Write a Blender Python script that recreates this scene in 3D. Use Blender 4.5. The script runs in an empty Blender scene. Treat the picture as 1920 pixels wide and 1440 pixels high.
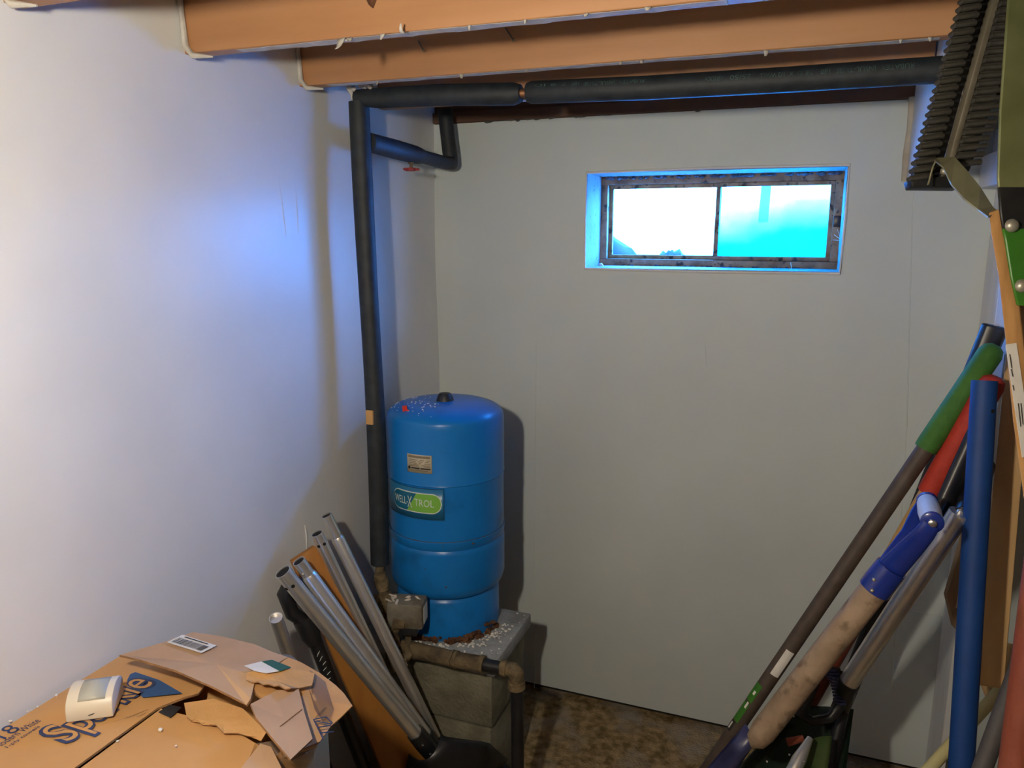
import bpy, bmesh, math, random
from mathutils import Vector, Matrix
random.seed(7)
S = bpy.context.scene
COL = S.collection
# ------------------------------------------------------------------ camera
F = 1424.0; PITCH = math.radians(11.5); YAW = math.radians(20.8); EYE = Vector((0, 0, 1.815))
FW = Vector((-math.sin(YAW)*math.cos(PITCH), math.cos(YAW)*math.cos(PITCH), -math.sin(PITCH)))
RT = Vector((math.cos(YAW), math.sin(YAW), 0)); UP = RT.cross(FW)
cd = bpy.data.cameras.new('camera'); cd.sensor_width = 36; cd.lens = 36*F/1920; cd.clip_start = 0.02
cam = bpy.data.objects.new('camera', cd); COL.objects.link(cam)
m3 = Matrix((RT, UP, -FW)).transposed()
cam.matrix_world = Matrix.Translation(EYE) @ m3.to_4x4()
S.camera = cam
# ------------------------------------------------------------------ world, exposure
W = bpy.data.worlds.new('overcast_daylight'); S.world = W; W.use_nodes = True
WORLD_STRENGTH = 100.0
bg = W.node_tree.nodes['Background']; bg.inputs[0].default_value = (0.05, 0.28, 1.0, 1); bg.inputs[1].default_value = WORLD_STRENGTH
S.view_settings.view_transform = 'Standard'; S.view_settings.look = 'None'
S.view_settings.gamma = 1.0; S.view_settings.use_curve_mapping = False
S.view_settings.exposure = 0.0
BULB_STRENGTH = 1300.0
BULB_COLOR = (1.0, 0.90, 0.72)
BULB = Vector((-0.46, 0.10, 1.97))
# daylight portal in the basement window opening (guides the sampling of the sky)
pl = bpy.data.lights.new('window_daylight', 'AREA'); pl.shape = 'RECTANGLE'; pl.size = 0.80; pl.size_y = 0.31
pl.cycles.is_portal = True
plo = bpy.data.objects.new('window_daylight', pl); COL.objects.link(plo)
plo.location = (-0.30, 2.86, 1.845); plo.rotation_euler = (math.radians(-90), 0, 0)

# ------------------------------------------------------------------ helpers
XL, YB, XR = -1.288, 2.597, 0.50          # left wall, back wall, right boards
ZJ = 2.187                                 # joist undersides
def P(x, y, X=None, Y=None, Z=None, d=None):
    r = FW*F + RT*(x-960) + UP*(720-y)
    if X is not None: t = X/r.x
    elif Y is not None: t = Y/r.y
    elif Z is not None: t = (Z-EYE.z)/r.z
    else: t = d/F
    return EYE + r*t
def proj(p):
    v = Vector(p)-EYE; z = v.dot(FW)
    return 960+F*v.dot(RT)/z, 720-F*v.dot(UP)/z
WO = {}
def tag(o, label=None, cat=None, group=None, kind=None):
    if label: o['label'] = label
    if cat: o['category'] = cat
    if group: o['group'] = group
    if kind: o['kind'] = kind
    return o
def thing(name, loc, label, cat, group=None):
    o = bpy.data.objects.new(name, None); COL.objects.link(o); o.empty_display_size = 0.05
    o.location = loc; WO[o] = Vector(loc)
    return tag(o, label, cat, group)
def bore(a, axis, r, parent, depth=.004):
    axis = axis.normalized(); MB().sweep([a+axis*(depth-.001), a+axis*depth], [r, r], 20).build('bore', M['hole'], parent)  # black disc inside the mouth stands in for the shaded interior
class MB:
    def __init__(s): s.v = []; s.f = []
    def add(s, vs, fs):
        b = len(s.v); s.v += [Vector(p) for p in vs]; s.f += [tuple(b+i for i in q) for q in fs]; return s
    def box(s, a, b):
        (x0,y0,z0),(x1,y1,z1) = a, b
        return s.add([(x0,y0,z0),(x1,y0,z0),(x1,y1,z0),(x0,y1,z0),(x0,y0,z1),(x1,y0,z1),(x1,y1,z1),(x0,y1,z1)],
                     [(0,3,2,1),(4,5,6,7),(0,1,5,4),(1,2,6,5),(2,3,7,6),(3,0,4,7)])
    def obox(s, c, ax, ay, az, sx, sy, sz):
        c = Vector(c); ax, ay, az = Vector(ax)*sx/2, Vector(ay)*sy/2, Vector(az)*sz/2
        vs = [c+i*ax+j*ay+k*az for k in (-1,1) for j in (-1,1) for i in (-1,1)]
        return s.add(vs, [(0,2,3,1),(4,5,7,6),(0,1,5,4),(1,3,7,5),(3,2,6,7),(2,0,4,6)])
    def prism(s, pts, off):
        """closed polygon pts extruded by vector off"""
        n = len(pts); off = Vector(off)
        vs = [Vector(p) for p in pts]+[Vector(p)+off for p in pts]
        return s.add(vs, [tuple(range(n))[::-1], tuple(range(n, 2*n))]+[(i,(i+1)%n,n+(i+1)%n,n+i) for i in range(n)])
    def sweep(s, pts, rad, seg=16, cap=True, flat=1.0, nrm=None):
        pts = [Vector(p) for p in pts]; n = len(pts)
        if not isinstance(rad, (list, tuple)): rad = [rad]*n
        base = len(s.v); ref = None; rings = []
        for i, p in enumerate(pts):
            a = pts[max(i-1,0)]; b = pts[min(i+1,n-1)]
            if (b-a).length < 1e-6:
                a = pts[max(i-2,0)]; b = pts[min(i+2,n-1)]
            t = (b-a).normalized()
            if ref is None:
                ref = Vector(nrm) if nrm is not None else (Vector((0,0,1)) if abs(t.z) < 0.9 else Vector((1,0,0)))
            u = (ref - t*ref.dot(t)).normalized(); ref = u; w = t.cross(u)
            rings.append([p + rad[i]*(math.cos(2*math.pi*k/seg)*u + flat*math.sin(2*math.pi*k/seg)*w) for k in range(seg)])
        for r in rings: s.v += r
        for i in range(n-1):
            for k in range(seg):
                k2 = (k+1) % seg
                s.f.append((base+i*seg+k, base+i*seg+k2, base+(i+1)*seg+k2, base+(i+1)*seg+k))
        if cap:
            s.f.append(tuple(base+k for k in range(seg))[::-1]); s.f.append(tuple(base+(n-1)*seg+k for k in range(seg)))
        return s
    def hollow(s, p0, p1, r, wall, seg=24):
        """open pipe with a visible bore at the p0 end"""
        p0, p1 = Vector(p0), Vector(p1); ax = p1-p0
        return s.lathe([(r-wall, .008), (r-wall, 0), (r, 0), (r, ax.length)], p0, seg, axis=ax)
    def lathe(s, prof, c, seg=48, axis=None):
        c = Vector(c); ax = Vector(axis) if axis else Vector((0,0,1)); ax.normalize()
        u = ax.orthogonal().normalized() if axis else Vector((1,0,0)); w = ax.cross(u)
        base = len(s.v); n = len(prof)
        for (r, z) in prof:
            for k in range(seg):
                a = 2*math.pi*k/seg; s.v.append(c + ax*z + r*(math.cos(a)*u+math.sin(a)*w))
        for i in range(n-1):
            for k in range(seg):
                k2 = (k+1) % seg
                s.f.append((base+i*seg+k, base+i*seg+k2, base+(i+1)*seg+k2, base+(i+1)*seg+k))
        s.f.append(tuple(base+k for k in range(seg))[::-1]); s.f.append(tuple(base+(n-1)*seg+k for k in range(seg)))
        return s
    def blob(s, c, r, sc=(1,1,1), jit=0.0):
        bm = bmesh.new(); bmesh.ops.create_icosphere(bm, subdivisions=1, radius=1)
        vs = [Vector(c)+Vector((v.co.x*r*sc[0], v.co.y*r*sc[1], v.co.z*r*sc[2]))*(1+random.uniform(-jit, jit)) for v in bm.verts]
        fs = [tuple(v.index for v in f.verts) for f in bm.faces]; bm.free()
        return s.add(vs, fs)
    def build(s, name, mat, parent=None, smooth=None, bevel=0, bseg=2, solid=0, label=None, cat=None, group=None, kind=None, sub=0):
        lo = Vector([min(p[i] for p in s.v) for i in range(3)]); hi = Vector([max(p[i] for p in s.v) for i in range(3)])
        org = (lo+hi)/2; org.z = lo.z
        me = bpy.data.meshes.new(name); me.from_pydata([p-org for p in s.v], [], s.f)
        bm = bmesh.new(); bm.from_mesh(me)
        bmesh.ops.remove_doubles(bm, verts=bm.verts, dist=1e-7)
        if not solid: bmesh.ops.recalc_face_normals(bm, faces=bm.faces)
        if bevel:
            es = [e for e in bm.edges if len(e.link_faces) == 2 and e.calc_face_angle(0) > 0.6]
            bmesh.ops.bevel(bm, geom=es, offset=bevel, segments=bseg, affect='EDGES', profile=0.5, clamp_overlap=True)
        bm.to_mesh(me); bm.free()
        me.materials.append(mat)
        if smooth is None: smooth = bevel > 0
        if smooth:
            for p in me.polygons: p.use_smooth = True
            me.set_sharp_from_angle(angle=math.radians(42))
        o = bpy.data.objects.new(name, me); COL.objects.link(o)
        if parent is not None:
            o.parent = parent; o.location = org - WO[parent]
        else: o.location = org
        WO[o] = org
        if solid:
            md = o.modifiers.new('thickness', 'SOLIDIFY'); md.thickness = solid; md.offset = -1
        if sub:
            md = o.modifiers.new('smooth', 'SUBSURF'); md.levels = sub; md.render_levels = sub
        return tag(o, label, cat, group, kind)

def text_mesh(body, size, offset=0.0, space=1.0, bold=0.0):
    cu = bpy.data.curves.new('lettering', 'FONT'); cu.body = body; cu.size = size; cu.offset = offset; cu.space_character = space
    cu.align_x = 'CENTER'; cu.align_y = 'CENTER'; cu.resolution_u = 3
    ob = bpy.data.objects.new('lettering', cu); COL.objects.link(ob)
    dg = bpy.context.evaluated_depsgraph_get(); dg.update()
    me = bpy.data.meshes.new_from_object(ob.evaluated_get(dg))
    vs = [v.co.copy() for v in me.vertices]; fs = [tuple(p.vertices) for p in me.polygons]
    bpy.data.objects.remove(ob); bpy.data.curves.remove(cu); bpy.data.meshes.remove(me)
    return vs, fs

# ------------------------------------------------------------------ materials
def newmat(name):
    m = bpy.data.materials.new(name); m.use_nodes = True
    return m, m.node_tree.nodes, m.node_tree.links, m.node_tree.nodes['Principled BSDF']
def mat(name, c1, c2=None, scale=8, rough=0.6, metal=0.0, bump=0.0, bscale=None, stretch=(1,1,1), detail=4, lo=0.35, hi=0.65, spec=0.5, c3=None, s3=3, lo3=0.5, hi3=0.7, coat=0.0):
    m, N, L, b = newmat(name)
    b.inputs['Roughness'].default_value = rough; b.inputs['Metallic'].default_value = metal
    b.inputs['Specular IOR Level'].default_value = spec
    if coat: b.inputs['Coat Weight'].default_value = coat; b.inputs['Coat Roughness'].default_value = 0.15
    tc = N.new('ShaderNodeTexCoord'); mp = N.new('ShaderNodeMapping'); mp.inputs['Scale'].default_value = stretch
    L.new(tc.outputs['Object'], mp.inputs['Vector'])
    col = None
    if c2:
        n = N.new('ShaderNodeTexNoise'); n.inputs['Scale'].default_value = scale; n.inputs['Detail'].default_value = detail
        L.new(mp.outputs[0], n.inputs['Vector'])
        r = N.new('ShaderNodeValToRGB'); r.color_ramp.elements[0].position = lo; r.color_ramp.elements[1].position = hi
        r.color_ramp.elements[0].color = (*c1, 1); r.color_ramp.elements[1].color = (*c2, 1)
        L.new(n.outputs['Fac'], r.inputs[0]); col = r.outputs[0]
        if c3:
            n3 = N.new('ShaderNodeTexNoise'); n3.inputs['Scale'].default_value = s3; n3.inputs['Detail'].default_value = 6
            L.new(mp.outputs[0], n3.inputs['Vector'])
            r3 = N.new('ShaderNodeValToRGB'); r3.color_ramp.elements[0].position = lo3; r3.color_ramp.elements[1].position = hi3
            L.new(n3.outputs['Fac'], r3.inputs[0])
            mx = N.new('ShaderNodeMix'); mx.data_type = 'RGBA'
            L.new(r3.outputs[0], mx.inputs[0]); L.new(col, mx.inputs[6]); mx.inputs[7].default_value = (*c3, 1); col = mx.outputs[2]
        L.new(col, b.inputs['Base Color'])
    else: b.inputs['Base Color'].default_value = (*c1, 1)
    if bump:
        n2 = N.new('ShaderNodeTexNoise'); n2.inputs['Scale'].default_value = bscale or scale*3; n2.inputs['Detail'].default_value = 5
        L.new(mp.outputs[0], n2.inputs['Vector'])
        bp = N.new('ShaderNodeBump'); bp.inputs['Strength'].default_value = bump; bp.inputs['Distance'].default_value = 0.01
        L.new(n2.outputs['Fac'], bp.inputs['Height']); L.new(bp.outputs[0], b.inputs['Normal'])
    return m
def wood(name, c1, c2, axis='X', scale=5, rough=0.65, bump=0.15):
    st = {'X': (0.12, 1, 1), 'Y': (1, 0.12, 1), 'Z': (1, 1, 0.12)}[axis]
    return mat(name, c1, c2, scale=scale*6, rough=rough, bump=bump, bscale=scale*14, stretch=st, detail=6, lo=0.3, hi=0.72)
M = {}
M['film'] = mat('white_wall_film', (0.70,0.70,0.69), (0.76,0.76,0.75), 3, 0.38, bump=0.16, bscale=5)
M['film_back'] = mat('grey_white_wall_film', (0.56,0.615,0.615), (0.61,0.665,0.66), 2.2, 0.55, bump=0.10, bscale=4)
M['shred'] = mat('torn_white_film', (0.46,0.42,0.37), (0.60,0.57,0.53), 30, 0.7)
M['floor'] = mat('gritty_floor', (0.16,0.105,0.036), (0.42,0.30,0.155), 34, 0.95, bump=1.0, bscale=120, detail=9, c3=(0.34,0.30,0.25), s3=6, lo3=0.50, hi3=0.70)
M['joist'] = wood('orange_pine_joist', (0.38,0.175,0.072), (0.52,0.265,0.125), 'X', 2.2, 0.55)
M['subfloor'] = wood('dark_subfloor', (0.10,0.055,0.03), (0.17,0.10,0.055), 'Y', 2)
M['sill'] = wood('shaded_rim_board', (0.10,0.05,0.03), (0.16,0.085,0.055), 'X', 2, 0.8)  # dark brown carries the shade of the joist bay above the wall
M['dark'] = mat('dark_concrete', (0.015,0.014,0.013), (0.03,0.028,0.026), 8, 0.95)
M['plainwall'] = mat('room_paint', (0.11,0.105,0.095), (0.15,0.14,0.13), 3, 0.85)
M['whiteboard'] = wood('white_painted_board', (0.62,0.63,0.65), (0.74,0.75,0.77), 'Z', 2, 0.6)
M['foam'] = mat('black_foam_insulation', (0.012,0.016,0.022), (0.022,0.028,0.036), 30, 0.62, bump=0.12, bscale=60)
M['foam_print'] = mat('faded_green_print', (0.07,0.13,0.12), (0.025,0.05,0.05), 60, 0.7)
M['copper'] = mat('tarnished_copper', (0.30,0.13,0.06), (0.42,0.21,0.11), 30, 0.45, 0.8)
M['brass'] = mat('dirty_brass', (0.10,0.075,0.04), (0.26,0.19,0.10), 35, 0.75, 0.25, bump=0.4, bscale=80)
M['corroded'] = mat('corroded_pipe', (0.07,0.05,0.03), (0.19,0.14,0.075), 22, 0.9, 0.1, bump=0.6, bscale=90)
M['redpaint'] = mat('red_handle_paint', (0.34,0.03,0.035), (0.45,0.06,0.06), 40, 0.5)
M['brightred'] = mat('bright_red_plastic', (0.7,0.04,0.02), None, rough=0.4)
M['tank'] = mat('blue_tank_paint', (0.007,0.165,0.52), (0.009,0.185,0.57), 6, 0.30, bump=0.02, bscale=30, c3=(0.006,0.075,0.23), s3=7, lo3=0.58, hi3=0.80, spec=0.35)
M['tankseam'] = mat('tank_seam', (0.012,0.07,0.20), (0.05,0.05,0.05), 30, 0.6)
M['rust'] = mat('rust', (0.07,0.025,0.012), (0.16,0.07,0.03), 50, 0.95, bump=0.6, bscale=120)
M['blackrubber'] = mat('black_rubber', (0.010,0.010,0.011), (0.02,0.02,0.02), 20, 0.5)
M['decal_blue'] = mat('decal_blue', (0.02,0.17,0.36), None, rough=0.35)
M['decal_teal'] = mat('decal_teal', (0.008,0.13,0.24), None, rough=0.35)
M['decal_green'] = mat('decal_green', (0.20,0.47,0.07), None, rough=0.35)
M['decal_white'] = mat('decal_pale', (0.62,0.70,0.66), None, rough=0.4)
M['decal_pale2'] = mat('decal_pale_green', (0.45,0.62,0.33), None, rough=0.4)
M['decal_line'] = mat('decal_edge', (0.008,0.06,0.15), None, rough=0.4)
M['plate'] = mat('beige_nameplate', (0.42,0.37,0.27), (0.50,0.45,0.34), 40, 0.5)
M['ink'] = mat('black_ink', (0.02,0.018,0.015), None, rough=0.7)
M['inkfaint'] = mat('faint_brown_ink', (0.20,0.165,0.11), None, rough=0.7)
M['concrete'] = mat('grey_concrete_slab', (0.22,0.23,0.235), (0.34,0.36,0.37), 14, 0.9, bump=0.5, bscale=70)
M['block'] = mat('olive_concrete_block', (0.135,0.125,0.085), (0.21,0.195,0.14), 16, 0.95, bump=0.5, bscale=90)
M['switch'] = mat('dusty_switch_cover', (0.15,0.14,0.11), (0.22,0.205,0.165), 25, 0.7, 0.1, c3=(0.10,0.08,0.05), s3=14, lo3=0.5, hi3=0.65)
M['paper'] = mat('white_label_paper', (0.68,0.66,0.60), (0.76,0.74,0.69), 20, 0.7)
M['crumb'] = mat('white_foam_crumb', (0.72,0.70,0.64), None, rough=0.8)
M['poly'] = mat('black_poly_pipe', (0.010,0.010,0.012), (0.02,0.02,0.022), 20, 0.42)
M['alu'] = mat('brushed_aluminium', (0.80,0.78,0.75), (0.88,0.86,0.83), 20, 0.34, 0.86)
M['steel'] = mat('shiny_steel', (0.66,0.66,0.66), None, rough=0.28, metal=1.0)
M['hole'] = mat('hole_shade', (0.006,0.006,0.006), None, rough=0.9)  # near-black colour for the shade inside holes and pipe mouths
M['orangewood'] = wood('orange_varnished_wood', (0.30,0.115,0.020), (0.44,0.19,0.04), 'Z', 2, 0.45)
M['darkwood'] = wood('dark_brown_panel', (0.030,0.018,0.013), (0.060,0.036,0.026), 'Z', 2, 0.6)
M['blackplastic'] = mat('black_plastic', (0.010,0.010,0.012), (0.018,0.018,0.02), 15, 0.36)
M['kraft'] = mat('kraft_cardboard', (0.53,0.285,0.105), (0.59,0.33,0.125), 7, 0.75, bump=0.06, bscale=25)
M['kraft_pale'] = mat('pale_cardboard_back', (0.44,0.28,0.165), (0.50,0.33,0.20), 9, 0.78, bump=0.06, bscale=25)
M['kraft_torn'] = mat('torn_orange_cardboard', (0.54,0.30,0.11), (0.60,0.345,0.14), 14, 0.9, bump=0.3, bscale=60)
M['kraft_edge'] = mat('cardboard_edge', (0.22,0.11,0.045), (0.32,0.17,0.07), 60, 0.9)
M['navy'] = mat('navy_print', (0.025,0.04,0.12), (0.04,0.06,0.16), 40, 0.75)
M['bluetint'] = mat('blue_print', (0.03,0.09,0.24), None, rough=0.6)
M['greenprint'] = mat('dark_green_print', (0.02,0.10,0.075), None, rough=0.5)
M['sensor'] = mat('cream_plastic', (0.72,0.66,0.55), (0.74,0.68,0.57), 8, 0.38)
M['lens'] = mat('frosted_lens', (0.44,0.45,0.40), (0.48,0.49,0.44), 8, 0.32)
M['greengrip'] = mat('green_foam_grip', (0.035,0.13,0.015), (0.05,0.17,0.02), 30, 0.75, bump=0.1, bscale=120)
M['redgrip'] = mat('red_foam_grip', (0.36,0.022,0.010), (0.46,0.035,0.016), 30, 0.7, bump=0.1, bscale=120)
M['oxblood'] = mat('dark_red_paint', (0.10,0.018,0.010), (0.17,0.028,0.014), 12, 0.6)
M['brownshaft'] = mat('dark_brown_shaft', (0.060,0.042,0.032), (0.085,0.062,0.048), 30, 0.6)
M['yellowwood'] = wood('varnished_ash', (0.50,0.27,0.07), (0.60,0.34,0.10), 'Z', 3, 0.4)
M['greywood'] = mat('weathered_shaft', (0.24,0.165,0.105), (0.36,0.26,0.175), 14, 0.8, bump=0.25, bscale=60, c3=(0.15,0.10,0.06), s3=30, lo3=0.55, hi3=0.72)
M['bluesteel'] = mat('gloss_blue_paint', (0.008,0.025,0.22), (0.012,0.035,0.28), 10, 0.26, coat=0.4)
M['gripwood'] = mat('grey_white_grip', (0.50,0.50,0.52), (0.60,0.60,0.61), 12, 0.6)
M['bluepipe'] = mat('blue_plastic_pipe', (0.003,0.042,0.20), (0.004,0.052,0.235), 14, 0.62, bump=0.05, bscale=60)
M['orangepipe'] = mat('orange_red_paint', (0.22,0.045,0.022), (0.28,0.07,0.035), 10, 0.65, c3=(0.17,0.05,0.012), s3=7, lo3=0.55, hi3=0.7, bump=0.2, bscale=60)
M['yellowstick'] = mat('pale_yellow_paint', (0.55,0.49,0.22), (0.62,0.56,0.28), 12, 0.6)
M['greytube'] = mat('grey_plastic_tube', (0.065,0.058,0.058), (0.09,0.082,0.082), 14, 0.65)
M['pine'] = wood('tan_pine', (0.50,0.30,0.12), (0.62,0.40,0.18), 'Z', 2.2, 0.7)
M['brownboard'] = wood('brown_board', (0.20,0.13,0.075), (0.28,0.19,0.115), 'Z', 2.2, 0.75)
M['handlewood'] = wood('orange_grained_wood', (0.36,0.17,0.05), (0.66,0.37,0.14), 'Z', 4.5, 0.6)
M['olivesteel'] = mat('olive_painted_steel', (0.14,0.155,0.06), (0.22,0.23,0.10), 9, 0.5, 0.2, c3=(0.03,0.025,0.012), s3=5, lo3=0.55, hi3=0.75)
M['strapsteel'] = mat('dull_olive_strap', (0.28,0.265,0.15), (0.35,0.33,0.20), 12, 0.45, 0.35)
M['greenplate'] = mat('green_enamel', (0.035,0.16,0.015), (0.055,0.21,0.02), 8, 0.4)
M['bolt'] = mat('dull_zinc', (0.40,0.37,0.29), (0.50,0.47,0.38), 20, 0.4, 0.6)
M['trackrubber'] = mat('ribbed_black_rubber', (0.028,0.026,0.022), (0.085,0.078,0.062), 22, 0.5, bump=0.2, bscale=60)
M['trackridge'] = mat('tan_lit_ridge', (0.13,0.11,0.075), (0.19,0.165,0.12), 20, 0.6)  # tan puts the light caught on the track's centre ridge into its colour
M['darkgreen'] = mat('dark_green_plastic', (0.012,0.026,0.018), (0.022,0.042,0.028), 10, 0.25)
M['navyplastic'] = mat('navy_plastic', (0.018,0.018,0.06), (0.04,0.045,0.13), 18, 0.35)
M['olivegreen'] = mat('olive_green_plastic', (0.05,0.085,0.025), (0.08,0.12,0.04), 12, 0.3)
M['winframe'] = mat('tarnished_window_frame', (0.17,0.115,0.065), (0.33,0.245,0.155), 24, 0.6, 0.15, c3=(0.03,0.03,0.03), s3=40, lo3=0.58, hi3=0.66)
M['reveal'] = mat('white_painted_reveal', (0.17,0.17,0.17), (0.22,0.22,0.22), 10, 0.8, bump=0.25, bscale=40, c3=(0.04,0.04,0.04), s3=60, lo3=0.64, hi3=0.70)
M['mould'] = mat('crusty_black_sealant', (0.03,0.035,0.05), (0.10,0.12,0.16), 40, 0.95, bump=0.8, bscale=120)
M['snow'] = mat('snowy_ground', (0.55,0.60,0.62), (0.66,0.70,0.72), 2, 0.9)
M['mound'] = mat('dark_earth_mound', (0.010,0.016,0.014), (0.016,0.024,0.020), 4, 0.95)
M['bark'] = mat('grey_bark', (0.07,0.08,0.08), (0.11,0.12,0.12), 6, 0.9)
M['porcelain'] = mat('white_porcelain', (0.75,0.74,0.70), None, rough=0.25)
M['fluff'] = mat('grey_insulation_fluff', (0.09,0.085,0.075), (0.17,0.16,0.145), 30, 0.95)
M['caulk'] = mat('yellowed_foam_bead', (0.42,0.37,0.30), (0.52,0.47,0.40), 20, 0.8, bump=0.4, bscale=60)
def glassmat(name, tint, gl=0.06, fog=None):
    m, N, L, b = newmat(name); N.remove(b); out = N['Material Output']
    t = N.new('ShaderNodeBsdfTransparent'); t.inputs[0].default_value = (*tint, 1)
    g = N.new('ShaderNodeBsdfGlossy'); g.inputs['Roughness'].default_value = 0.12
    mx = N.new('ShaderNodeMixShader'); mx.inputs[0].default_value = gl
    L.new(t.outputs[0], mx.inputs[1]); L.new(g.outputs[0], mx.inputs[2]); last = mx
    if fog:
        tl = N.new('ShaderNodeBsdfTranslucent'); tl.inputs[0].default_value = (*fog, 1)
        tc = N.new('ShaderNodeTexCoord'); n = N.new('ShaderNodeTexNoise'); n.inputs['Scale'].default_value = 7; n.inputs['Detail'].default_value = 3
        sp = N.new('ShaderNodeSeparateXYZ'); L.new(tc.outputs['Object'], sp.inputs[0]); L.new(tc.outputs['Object'], n.inputs['Vector'])
        # condensation: thick on the lower part of the pane and towards its right jamb
        a = N.new('ShaderNodeMath'); a.operation = 'MULTIPLY_ADD'; a.inputs[1].default_value = -6.5; a.inputs[2].default_value = 1.05
        L.new(sp.outputs['Z'], a.inputs[0])
        a2 = N.new('ShaderNodeMath'); a2.operation = 'MULTIPLY_ADD'; a2.inputs[1].default_value = 1.1
        L.new(sp.outputs['X'], a2.inputs[0]); L.new(a.outputs[0], a2.inputs[2])
        a3 = N.new('ShaderNodeMath'); a3.operation = 'MULTIPLY_ADD'; a3.inputs[1].default_value = 0.8; a3.use_clamp = True
        L.new(n.outputs['Fac'], a3.inputs[0]); L.new(a2.outputs[0], a3.inputs[2])
        rp = N.new('ShaderNodeMapRange'); rp.inputs['From Min'].default_value = 0.25; rp.inputs['From Max'].default_value = 1.0
        rp.inputs['To Min'].default_value = 0.30; rp.inputs['To Max'].default_value = 0.985
        L.new(a3.outputs[0], rp.inputs['Value'])
        m2 = N.new('ShaderNodeMixShader'); L.new(rp.outputs[0], m2.inputs[0]); L.new(mx.outputs[0], m2.inputs[1]); L.new(tl.outputs[0], m2.inputs[2]); last = m2
    L.new(last.outputs[0], out.inputs['Surface'])
    return m
M['glass'] = glassmat('clear_window_glass', (0.93,0.96,0.97), 0.02)
M['glass_fog'] = glassmat('fogged_window_glass', (0.85,0.95,0.96), 0.0, (0.055,0.62,0.60))
M['tape'] = glassmat('clear_packing_tape', (0.90,0.88,0.84), 0.16)
m, N, L, b = newmat('lit_bulb_glass'); b.inputs['Base Color'].default_value = (1,1,1,1)
b.inputs['Emission Color'].default_value = (*BULB_COLOR, 1); b.inputs['Emission Strength'].default_value = BULB_STRENGTH
M['bulb'] = m

def shred(mb, p, length, width, d=(0,0,-1), side=(1,0,0), curl=0.6, n=5):
    """a curled strip of torn film hanging from p"""
    p = Vector(p); d = Vector(d).normalized(); side = Vector(side).normalized(); nrm = d.cross(side)
    vs = []; fs = []; ang = 0
    for i in range(n+1):
        w = width*(1-0.75*i/n)
        vs += [p-side*w/2, p+side*w/2]
        ang += curl*random.uniform(0.4, 1.4)/n*2
        p = p + (d*math.cos(ang)+nrm*math.sin(ang))*length/n + side*random.uniform(-.15,.25)*length/n
        if i: fs.append((2*i-2, 2*i-1, 2*i+1, 2*i))
    mb.add(vs, fs); return mb

# ================================================================== the setting
MB().box((XL-.3, -1.9, -0.05), (1.1, 2.9, 0)).build('floor', M['floor'], kind='structure')
# left wall: film faced insulation board, gently wavy
mb = MB(); ny, nz = 60, 36; y0, y1, z0, z1 = -1.9, 2.63, 0.0, 2.42
def wl(y, z): return XL + 0.004*math.sin(3.1*y+1.3*z)+0.003*math.sin(7*z+2*y) - 0.004*max(0, math.sin(13*y))*0.25
for j in range(nz+1):
    for i in range(ny+1):
        y = y0+(y1-y0)*i/ny; z = z0+(z1-z0)*j/nz; mb.v.append(Vector((wl(y, z), y, z)))
mb.f = [(j*(ny+1)+i, j*(ny+1)+i+1, (j+1)*(ny+1)+i+1, (j+1)*(ny+1)+i) for j in range(nz) for i in range(ny)]
mb.box((XL-.12, y0, 0), (XL-.03, y1, z1))
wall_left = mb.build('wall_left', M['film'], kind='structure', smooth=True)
# long soft creases where the film of the left wall is stretched
for (x0_, ya, x1_, yb, r) in ((522,330,545,560,.0035),(553,340,560,540,.0035),(572,985,575,1035,.003)):
    a = P(x0_, ya, X=XL); c = P(x1_, yb, X=XL)
    MB().sweep([a, a.lerp(c,.4)+Vector((0,.004,0)), c], [.001, r, .001], 8).build('film_crease', M['film'], wall_left, smooth=True)
# back wall with the window opening
OX0, OX1, OZ0, OZ1 = -0.716, 0.110, 1.679, 2.008
def backwall(name, y_0, y_1, zb, m, kind='structure'):
    mb = MB()
    mb.box((XL-.02, y_0, zb), (OX0, y_1, ZJ)); mb.box((OX1, y_0, zb), (XR+.6, y_1, ZJ))
    mb.box((OX0, y_0, zb), (OX1, y_1, OZ0)); mb.box((OX0, y_0, OZ1), (OX1, y_1, ZJ))
    return mb.build(name, m, kind=kind)
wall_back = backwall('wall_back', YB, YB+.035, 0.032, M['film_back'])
mb = MB()
mb.box((XL-.1, YB+.035, 0), (OX0-.001, 2.88, ZJ+.02)); mb.box((OX1+.001, YB+.035, 0), (1.1, 2.88, ZJ+.02))
mb.box((OX0-.001, YB+.035, 0), (OX1+.001, 2.88, OZ0-.001)); mb.box((OX0-.001, YB+.035, OZ1+.001), (OX1+.001, 2.88, ZJ+.02))
foundation = mb.build('wall_foundation', M['dark'], kind='structure')
# vertical seams and creases of the wall film
for (xa, ya, xb, yb, r) in ((1005,640,1002,1290,.0016),(1712,360,1700,800,.0022),(1700,800,1672,1300,.0018),(1322,640,1325,690,.002)):
    a = P(xa, ya, Y=YB); c = P(xb, yb, Y=YB)
    MB().sweep([a, c], [r*.6, r], 6).build('film_crease', M['film_back'], wall_back, smooth=True)
a = P(1690,1143,Y=YB); c = P(1788,1160,Y=YB)
MB().sweep([a, c], .0022, 6).build('film_crease', M['film_back'], wall_back, smooth=True)
for k in range(26):
    p = P(random.uniform(860,1700), 0, Y=YB); q = Vector((random.uniform(-1.0,.4), YB-.0005, random.uniform(.5,2.1)))
    if OX0-.03 < q.x < OX1+.03 and OZ0-.03 < q.z < OZ1+.03: continue
    MB().blob(q, random.uniform(.0012,.003), (1,.3,1.2), .3).build('film_pimple', M['film_back'], wall_back, smooth=True)
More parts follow.
